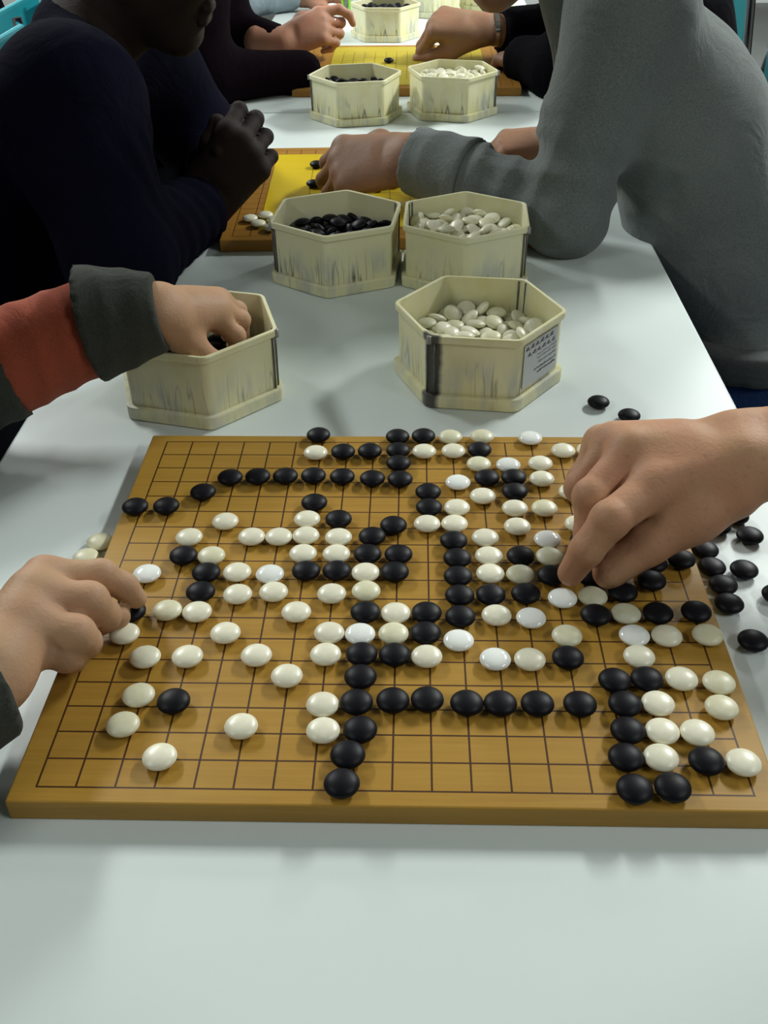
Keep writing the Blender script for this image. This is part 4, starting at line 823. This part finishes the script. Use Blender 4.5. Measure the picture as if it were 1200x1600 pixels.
def nail(parent, tip, dip, up, r=.0068, s=1.0):
    tip = V3(*tip); x = unit(tip - V3(*dip)); up = np.array(up, F); up = unit(up - (up @ x) * x); y = np.cross(up, x)
    bm = bmesh.new(); bmesh.ops.create_uvsphere(bm, u_segments=12, v_segments=8, radius=1)
    c = tip - x * .001 + up * (r * .60)
    Mx = Matrix(((x[0], y[0], up[0], c[0]), (x[1], y[1], up[1], c[1]), (x[2], y[2], up[2], c[2] + Z0), (0, 0, 0, 1)))
    for v in bm.verts: v.co = Mx @ Vector((v.co.x * .0072 * s, v.co.y * .0056 * s, v.co.z * .0036))
    link('fingernail', from_bm(bm, 'fingernail'), M['nail'], parent, smooth=True)
nail(b1, (.1270, -.0118, .0175), (.1325, -.0125, .042), (-.9, .1, .35), .0076, 1.15)
# arm hair on the bare forearm, one object
rr = random.Random(3); v, f = [], []
A_, B_ = np.array(W + V3(.02, 0, 0)), np.array(E)
for i in range(1500):
    t = rr.random() ** .8; a = rr.uniform(-.4, 3.0); rad = .0265 + .019 * min(1, t * 2.0)
    p = A_ + (B_ - A_) * t; yo = .014 * (1 - min(1, t * 2.5)) * (1 if math.cos(a) > 0 else -1)
    p = p + V3(0, math.cos(a) * (rad - .001) + yo, math.sin(a) * (rad - .001) + .003 * min(1, t * 3))
    d = V3(-.010 + rr.uniform(-.004, .002), math.cos(a) * .004 + rr.uniform(-.003, .003), math.sin(a) * .004 + rr.uniform(-.001, .002))
    n = len(v); w = .00012
    v += [tuple(p + V3(0, w, Z0)), tuple(p + V3(0, -w, Z0)), tuple(p + V3(0, 0, w * 2 + Z0)), tuple(p + d + V3(0, 0, Z0))]
    f += [(n, n + 1, n + 3), (n + 1, n + 2, n + 3), (n + 2, n, n + 3)]
me = bpy.data.meshes.new('arm_hair'); me.from_pydata(v, [], f)
o = link('arm_hair', me, M['hair'], b1); o['kind'] = 'stuff'

# ---------- 2: player on the left, in front (right hand on a black stone, left hand in the pot)
HR = dict(W=V3(-.2520, -.1400, .040), s=1.0, fs=(1.12, 1.32, 1.42, 1.2, 1.1), y=unit((-.1, 1, .12)), up=V3(0, 0, 1),
          F=[[V3(-.2390, -.0610, .050), V3(-.2042, -.0499, .043), V3(-.1915, -.0448, .029), V3(-.1850, -.0440, .0175)],
             [V3(-.2390, -.0830, .051), V3(-.2050, -.0790, .044), V3(-.1995, -.0720, .026), V3(-.2080, -.0690, .015)],
             [V3(-.2390, -.1050, .047), V3(-.2080, -.1060, .038), V3(-.2070, -.0970, .024), V3(-.2160, -.0890, .016)],
             [V3(-.2400, -.1180, .040), V3(-.2130, -.1150, .028), V3(-.2130, -.1070, .018), V3(-.2220, -.0980, .013)]],
          T=[V3(-.2540, -.1120, .034), V3(-.2330, -.0870, .024), V3(-.2130, -.0700, .018), V3(-.1960, -.0590, .0135)])
HL = dict(W=V3(-0.2220, 0.2650, 0.0980), s=.95, y=unit((.15, -1, -.1)), up=V3(0, 0, 1),
          F=[[V3(-.1800, .3040, .0760), V3(-.1620, .3120, .0520), V3(-.1620, .3160, .0340), V3(-.1680, .3180, .0240)],
             [V3(-0.1760, 0.3120, 0.0800), V3(-0.1600, 0.3350, 0.0580), V3(-0.1620, 0.3430, 0.0360), V3(-0.1720, 0.3430, 0.0260)],
             [V3(-0.1780, 0.3320, 0.0790), V3(-0.1660, 0.3570, 0.0580), V3(-0.1700, 0.3630, 0.0360), V3(-0.1800, 0.3600, 0.0280)],
             [V3(-0.1850, 0.3480, 0.0720), V3(-0.1770, 0.3730, 0.0540), V3(-0.1820, 0.3770, 0.0380), V3(-0.1920, 0.3730, 0.0280)]],
          T=[V3(-.2140, .2630, .088), V3(-.2010, .2670, .068), V3(-.1880, .2720, .052), V3(-.1760, .2830, .040)])
J2 = dict(P=(-.72, .03, -.22), C=(-.66, .03, .08), N=(-.61, .04, .27), H=(-.53, .05, .39), yaw=0.0, pitch=.45, SR=(-.63, -.14, .20), SL=(-.62, .20, .20),
          ER=(-.42, -.33, .03), EL=(-.42, .205, .055), WR=(-.252, -.140, .040), WL=(-.222, .264, .098), dir=(1, 0, 0))
b2, g2 = person('person', 'player at front left in a grey and orange striped sleeve, one hand in the pot', J2, 'skinB', 'olive_cloth', 'jeans',
    [hand_fn(HR, [cap(V3(-.2520, -.1420, .040), V3(-.34, -.26, .035), .027, .033)]), hand_fn(HL, [cap(V3(-.2220, .2650, .098), V3(-.30, .252, .09), .025, .03)])],
    h_body=.011, h_hand=.0020, sleeve_end=(.10, .05), arm_r=(.062, .055, .052))
wl = [V3(-.2190, .2620, .100), V3(-.2830, .2510, .090), V3(-.3560, .2230, .069), V3(-.4500, .1880, .048)]
sleeve('sleeve_cuff', [cap(wl[0], wl[1], .0345, .0540)], 'olive_cloth', b2, folds=[(wl[0], wl[1], .030, .0018, 3)], h=.0035, wob=.003)
tag(b2.children[-1], 'loose dark grey cuff of the striped sleeve', None)
sleeve('sleeve_band', [cap(wl[1] + V3(.012, .001, 0), wl[2], .0425, .0480)], 'orange_cloth', b2, folds=[(wl[1], wl[2], .030, .002, 5)], h=.004, wob=.003)
tag(b2.children[-1], 'orange band of the striped sleeve', None)
sleeve('sleeve', [cap(wl[2] + V3(.004, .001, 0), wl[3], .0500, .0560)], 'olive_cloth', b2, folds=[(wl[2], wl[3], .022, .003, 6)], h=.005)
sleeve('sleeve', [cap(V3(-.2475, -.1490, .040), V3(-.42, -.33, .03), .0370, .052)], 'olive_cloth', b2, folds=[(V3(-.2600, -.1600, .040), V3(-.42, -.33, .03), .020, .003, 6)], h=.004)

# ---------- 3: man in the grey sweater
W3 = (.0060, .8420, .066)
H3 = hand_auto(W3, (-.90, .22, -.16), (0.0, -.75, 1), -1, [(42, 35, 20), (46, 38, 22), (50, 42, 25), (54, 45, 28)], s=1.16); H3['fs'] = (1.1,) * 5
H3r = hand_auto((.240, 1.080, .024), (-1, -.1, -.05), (0, -.2, 1), 1, [(40, 60, 40)] * 4)
J3 = dict(P=(.520, .86, -.24), C=(.372, .87, .12), N=(.275, .90, .275), H=(.146, .905, .374), yaw=math.pi, pitch=.30, SL=(.268, .745, .275), SR=(.315, 1.05, .25),
          EL=(.2080, .7150, .034), ER=(.37, 1.11, .034), WL=(.010, .8400, .066), WR=(.245, 1.082, .024), dir=(-1, 0, 0))
b3, g3 = person('person', 'man in a grey sweater and jeans leaning on his elbow over the middle board', J3, 'skinD', 'grey_knit', 'jeans',
    [hand_fn(H3, [cap(H3['W'], V3(.09, .79, .054), .029, .034)]), hand_fn(H3r, [cap(H3r['W'], V3(.33, 1.10, .03), .026, .03)])],
    hair='hairg', h_body=.0055, h_hand=.0026, arm_r=(.076, .050, .044), sleeve_end=(.92, .95), girth=1.0,
    folds=[((.2080, .7150, .034), (.010, .8400, .066), .047, .006, 4, .02, .70), ((.272, .745, .275), (.2080, .7150, .034), .055, .007, 8, .60, 1.0)])
sleeve('cuff', [cap(V3(.012, .839, .066), V3(.088, .792, .055), .0470, .0540)], 'grey_knit', b3, folds=[(V3(.012, .84, .066), V3(.088, .792, .055), .05, .003, 3)], h=.004, wob=.003)
sleeve('sweater_front', [cap(V3(.2150, .855, .285), V3(.2200, .860, .140), .030, .016), cap(V3(.2150, .855, .285), V3(.2550, .880, .20), .05, .05)], 'grey_knit', b3, h=.005, cut=False)
link('zip_piping', from_bm(tube_bm([(.1870, .842, .290 + Z0), (.1900, .842, .25 + Z0), (.1975, .845, .20 + Z0), (.2045, .850, .145 + Z0)], .0022, 6), 'zip'), M['zip'], b3)
sleeve('hem_band', [cap(V3(.492, .785, -.172), V3(.492, .935, -.172), .128, .128)], 'hem', b3, h=.009, clip=lambda P, d: np.maximum(d, np.maximum(P[:, 2] + .150, -.198 - P[:, 2])))

# ---------- 4: man in the dark navy sweater
H4 = hand_auto((-.2780, .7850, .020), (.62, .14, .72), (.10, -1, .15), 1, [(55, 95, 60), (57, 95, 60), (59, 95, 60), (60, 95, 60)], s=1.12, thumb=(.7, .2, -.6, .8, -.3, -.5))
H4l = hand_auto((-.2850, .8800, .010), (.50, -.25, .72), (.2, 1, .1), -1, [(50, 80, 50)] * 4, s=1.08, thumb=(.7, .2, -.6, .8, -.3, -.5))
J4 = dict(P=(-.68, .78, -.24), C=(-.52, .79, .08), N=(-.415, .80, .225), H=(-.306, .80, .345), yaw=0., pitch=.40, SR=(-.390, .63, .190), SL=(-.400, .97, .19),
          ER=(-.335, .540, .042), EL=(-.32, 1.03, .040), WR=(-.277, .780, .020), WL=(-.285, .885, .012), dir=(1, 0, 0))
b4, g4 = person('person', 'dark-skinned man in a navy sweater with clasped hands at the middle board', J4, 'skinC', 'navy_knit', 'dark_trousers',
    [hand_fn(H4, [cap(H4['W'], V3(-.29, .70, .035), .029, .034)]), hand_fn(H4l, [cap(H4l['W'], V3(-.28, .95, .032), .027, .034)])],
    h_body=.007, h_hand=.0026, arm_r=(.090, .060, .045), sleeve_end=(.93, .93), girth=1.12, lip='lipdark', folds=[((-.335, .540, .042), (-.256, .780, .050), .035, .004, 4)])

# ---------- 5: man in the dark maroon sweater, far left
H5 = hand_auto((-.272, 1.80, .036), (.90, .12, .36), (-.25, -.75, .60), 1, [(20, 70, 45), (45, 85, 50), (50, 85, 50), (50, 85, 50)], s=1.05)
H5['F'][0] = [H5['F'][0][0], H5['F'][0][0] + V3(.045, .012, .006), H5['F'][0][0] + V3(.066, .016, -.006), H5['F'][0][0] + V3(.074, .018, -.024)]
NOCUT.add(('maroon_knit', 'R'))
H5r = hand_auto((-.238, 1.615, .016), (-.1, 1, .0), (0, 0, 1), 1, [(50, 80, 50)] * 4, s=.9)
J5 = dict(P=(-.66, 1.72, -.24), C=(-.52, 1.72, .10), N=(-.44, 1.72, .25), H=(-.35, 1.72, .37), yaw=0., pitch=.4, SR=(-.42, 1.56, .20), SL=(-.43, 1.89, .20),
          ER=(-.400, 1.500, .034), EL=(-.41, 1.87, .05), WR=(-.212, 1.585, .026), WL=(-.272, 1.80, .034), dir=(1, 0, 0))
b5, g5 = person('person', 'man in a dark maroon sweater with a ring, left of the furthest board', J5, 'skinE', 'maroon_knit', 'dark_trousers',
    [hand_fn(H5, [cap(H5['W'], V3(-.33, 1.815, .04), .028, .034)]), hand_fn(H5r, [cap(H5r['W'], V3(-.28, 1.57, .03), .026, .03)])],
    h_body=.009, h_hand=.0028, arm_r=(.085, .055, .036), sleeve_end=(.90, 1.0), girth=1.08)
m_ = (H5['F'][1][0] + H5['F'][1][1]) / 2; ax = unit(H5['F'][1][1] - H5['F'][1][0])
bm = bmesh.new(); q0 = Vector(ax.tolist()).to_track_quat('Z', 'Y')
bmesh.ops.create_cone(bm, cap_ends=False, segments=20, radius1=.0108, radius2=.0108, depth=.004)
link('finger_ring', from_bm(bm, 'ring'), M['silver'], b5, loc=(m_[0], m_[1], m_[2] + Z0), rot=q0.to_euler(), smooth=True)

# ---------- 6: man in black, far right
H6 = hand_auto((.165, 1.80, .062), (-.93, .10, .10), (-.2, -.45, 1), 1, [(62, 25, 15), (66, 28, 18), (70, 35, 20), (72, 38, 20)], s=1.22, thumb=(.8, .35, -.45, .9, .05, -.35))
J6 = dict(P=(.66, 1.70, -.24), C=(.52, 1.70, .10), N=(.44, 1.70, .25), H=(.345, 1.70, .37), yaw=math.pi, pitch=.4, SR=(.41, 1.86, .20), SL=(.41, 1.54, .20),
          ER=(.35, 1.86, .045), EL=(.300, 1.55, .036), WR=(.160, 1.80, .060), WL=(.225, 1.66, .030), dir=(-1, 0, 0))
H6l = hand_auto((.245, 1.64, .024), (-.5, .8, .0), (0, 0, 1), -1, [(50, 80, 50)] * 4, s=.9)
b6, g6 = person('person', 'man in black at the furthest board, pinching a stone, mostly behind the grey sweater', J6, 'skinD', 'black_cloth', 'dark_trousers',
    [hand_fn(H6, [cap(H6['W'], V3(.20, 1.815, .056), .028, .033)]), hand_fn(H6l, [cap(H6l['W'], V3(.28, 1.58, .03), .026, .03)])],
    hair='hairg', h_body=.009, h_hand=.0028, arm_r=(.085, .058, .046), sleeve_end=(1.0, .80), girth=1.08)
bm = bmesh.new(); bmesh.ops.create_cone(bm, cap_ends=False, segments=24, radius1=.0335, radius2=.0335, depth=.010)
link('bracelet', from_bm(bm, 'bracelet'), M['silver'], b6, loc=(.186, 1.806, .0600 + Z0), rot=(0, math.radians(90), .1), smooth=True)

# ---------- further people
H7 = hand_auto((-.30, 2.53, .02), (1, .1, 0), (0, 0, 1), -1, relax)
J7 = dict(P=(-.74, 2.52, -.24), C=(-.62, 2.52, .10), N=(-.55, 2.52, .25), H=(-.45, 2.52, .38), yaw=0., pitch=.3, SR=(-.55, 2.35, .20), SL=(-.55, 2.69, .20),
          ER=(-.47, 2.42, .036), EL=(-.47, 2.75, .036), WR=(-.31, 2.53, .024), WL=(-.31, 2.70, .024), dir=(1, 0, 0))
person('person', 'person in a pale blue grey sleeve at the far end, cut by the top edge', J7, 'skinE', 'blue_grey', 'jeans',
    [hand_fn(H7, [cap(H7['W'], V3(-.37, 2.50, .03), .027, .032)])], h_body=.012, h_hand=.0035)
for x, y, yaw, lab in ((-1.16, 2.34, math.pi, 'person in black at the next table, behind the navy sweater at the left edge'), (1.12, 2.45, 0., 'person in black at the next table, seen right of the grey sweater')):
    d = -1 if yaw else 1
    J8 = dict(P=(x, y, -.24), C=(x + .06 * d, y, .10), N=(x + .10 * d, y, .30), H=(x + .15 * d, y, .42), yaw=yaw, pitch=.3, SR=(x + .1 * d, y - .17 * d, .22), SL=(x + .1 * d, y + .17 * d, .22),
              ER=(x + .2 * d, y - .22 * d, -.04), EL=(x + .2 * d, y + .22 * d, -.04), WR=(x + .38 * d, y - .08 * d, -.13), WL=(x + .38 * d, y + .08 * d, -.13), dir=(d, 0, 0))
    Ha = [hand_auto(J8['W' + a], (d, 0, -.1), (0, 0, 1), (1 if a == 'R' else -1), relax) for a in 'RL']
    person('person', lab, J8, 'skinE', 'black_cloth', 'dark_trousers', [hand_fn(h_, [cap(h_['W'], h_['W'] + V3(-.07 * d, 0, .03), .027, .03)]) for h_ in Ha], h_body=.012, h_hand=.004)
    chair(x - .06 * d, y, yaw, 'teal chair with chrome legs under the %s person in black at the next table' % ('left' if yaw else 'right'))
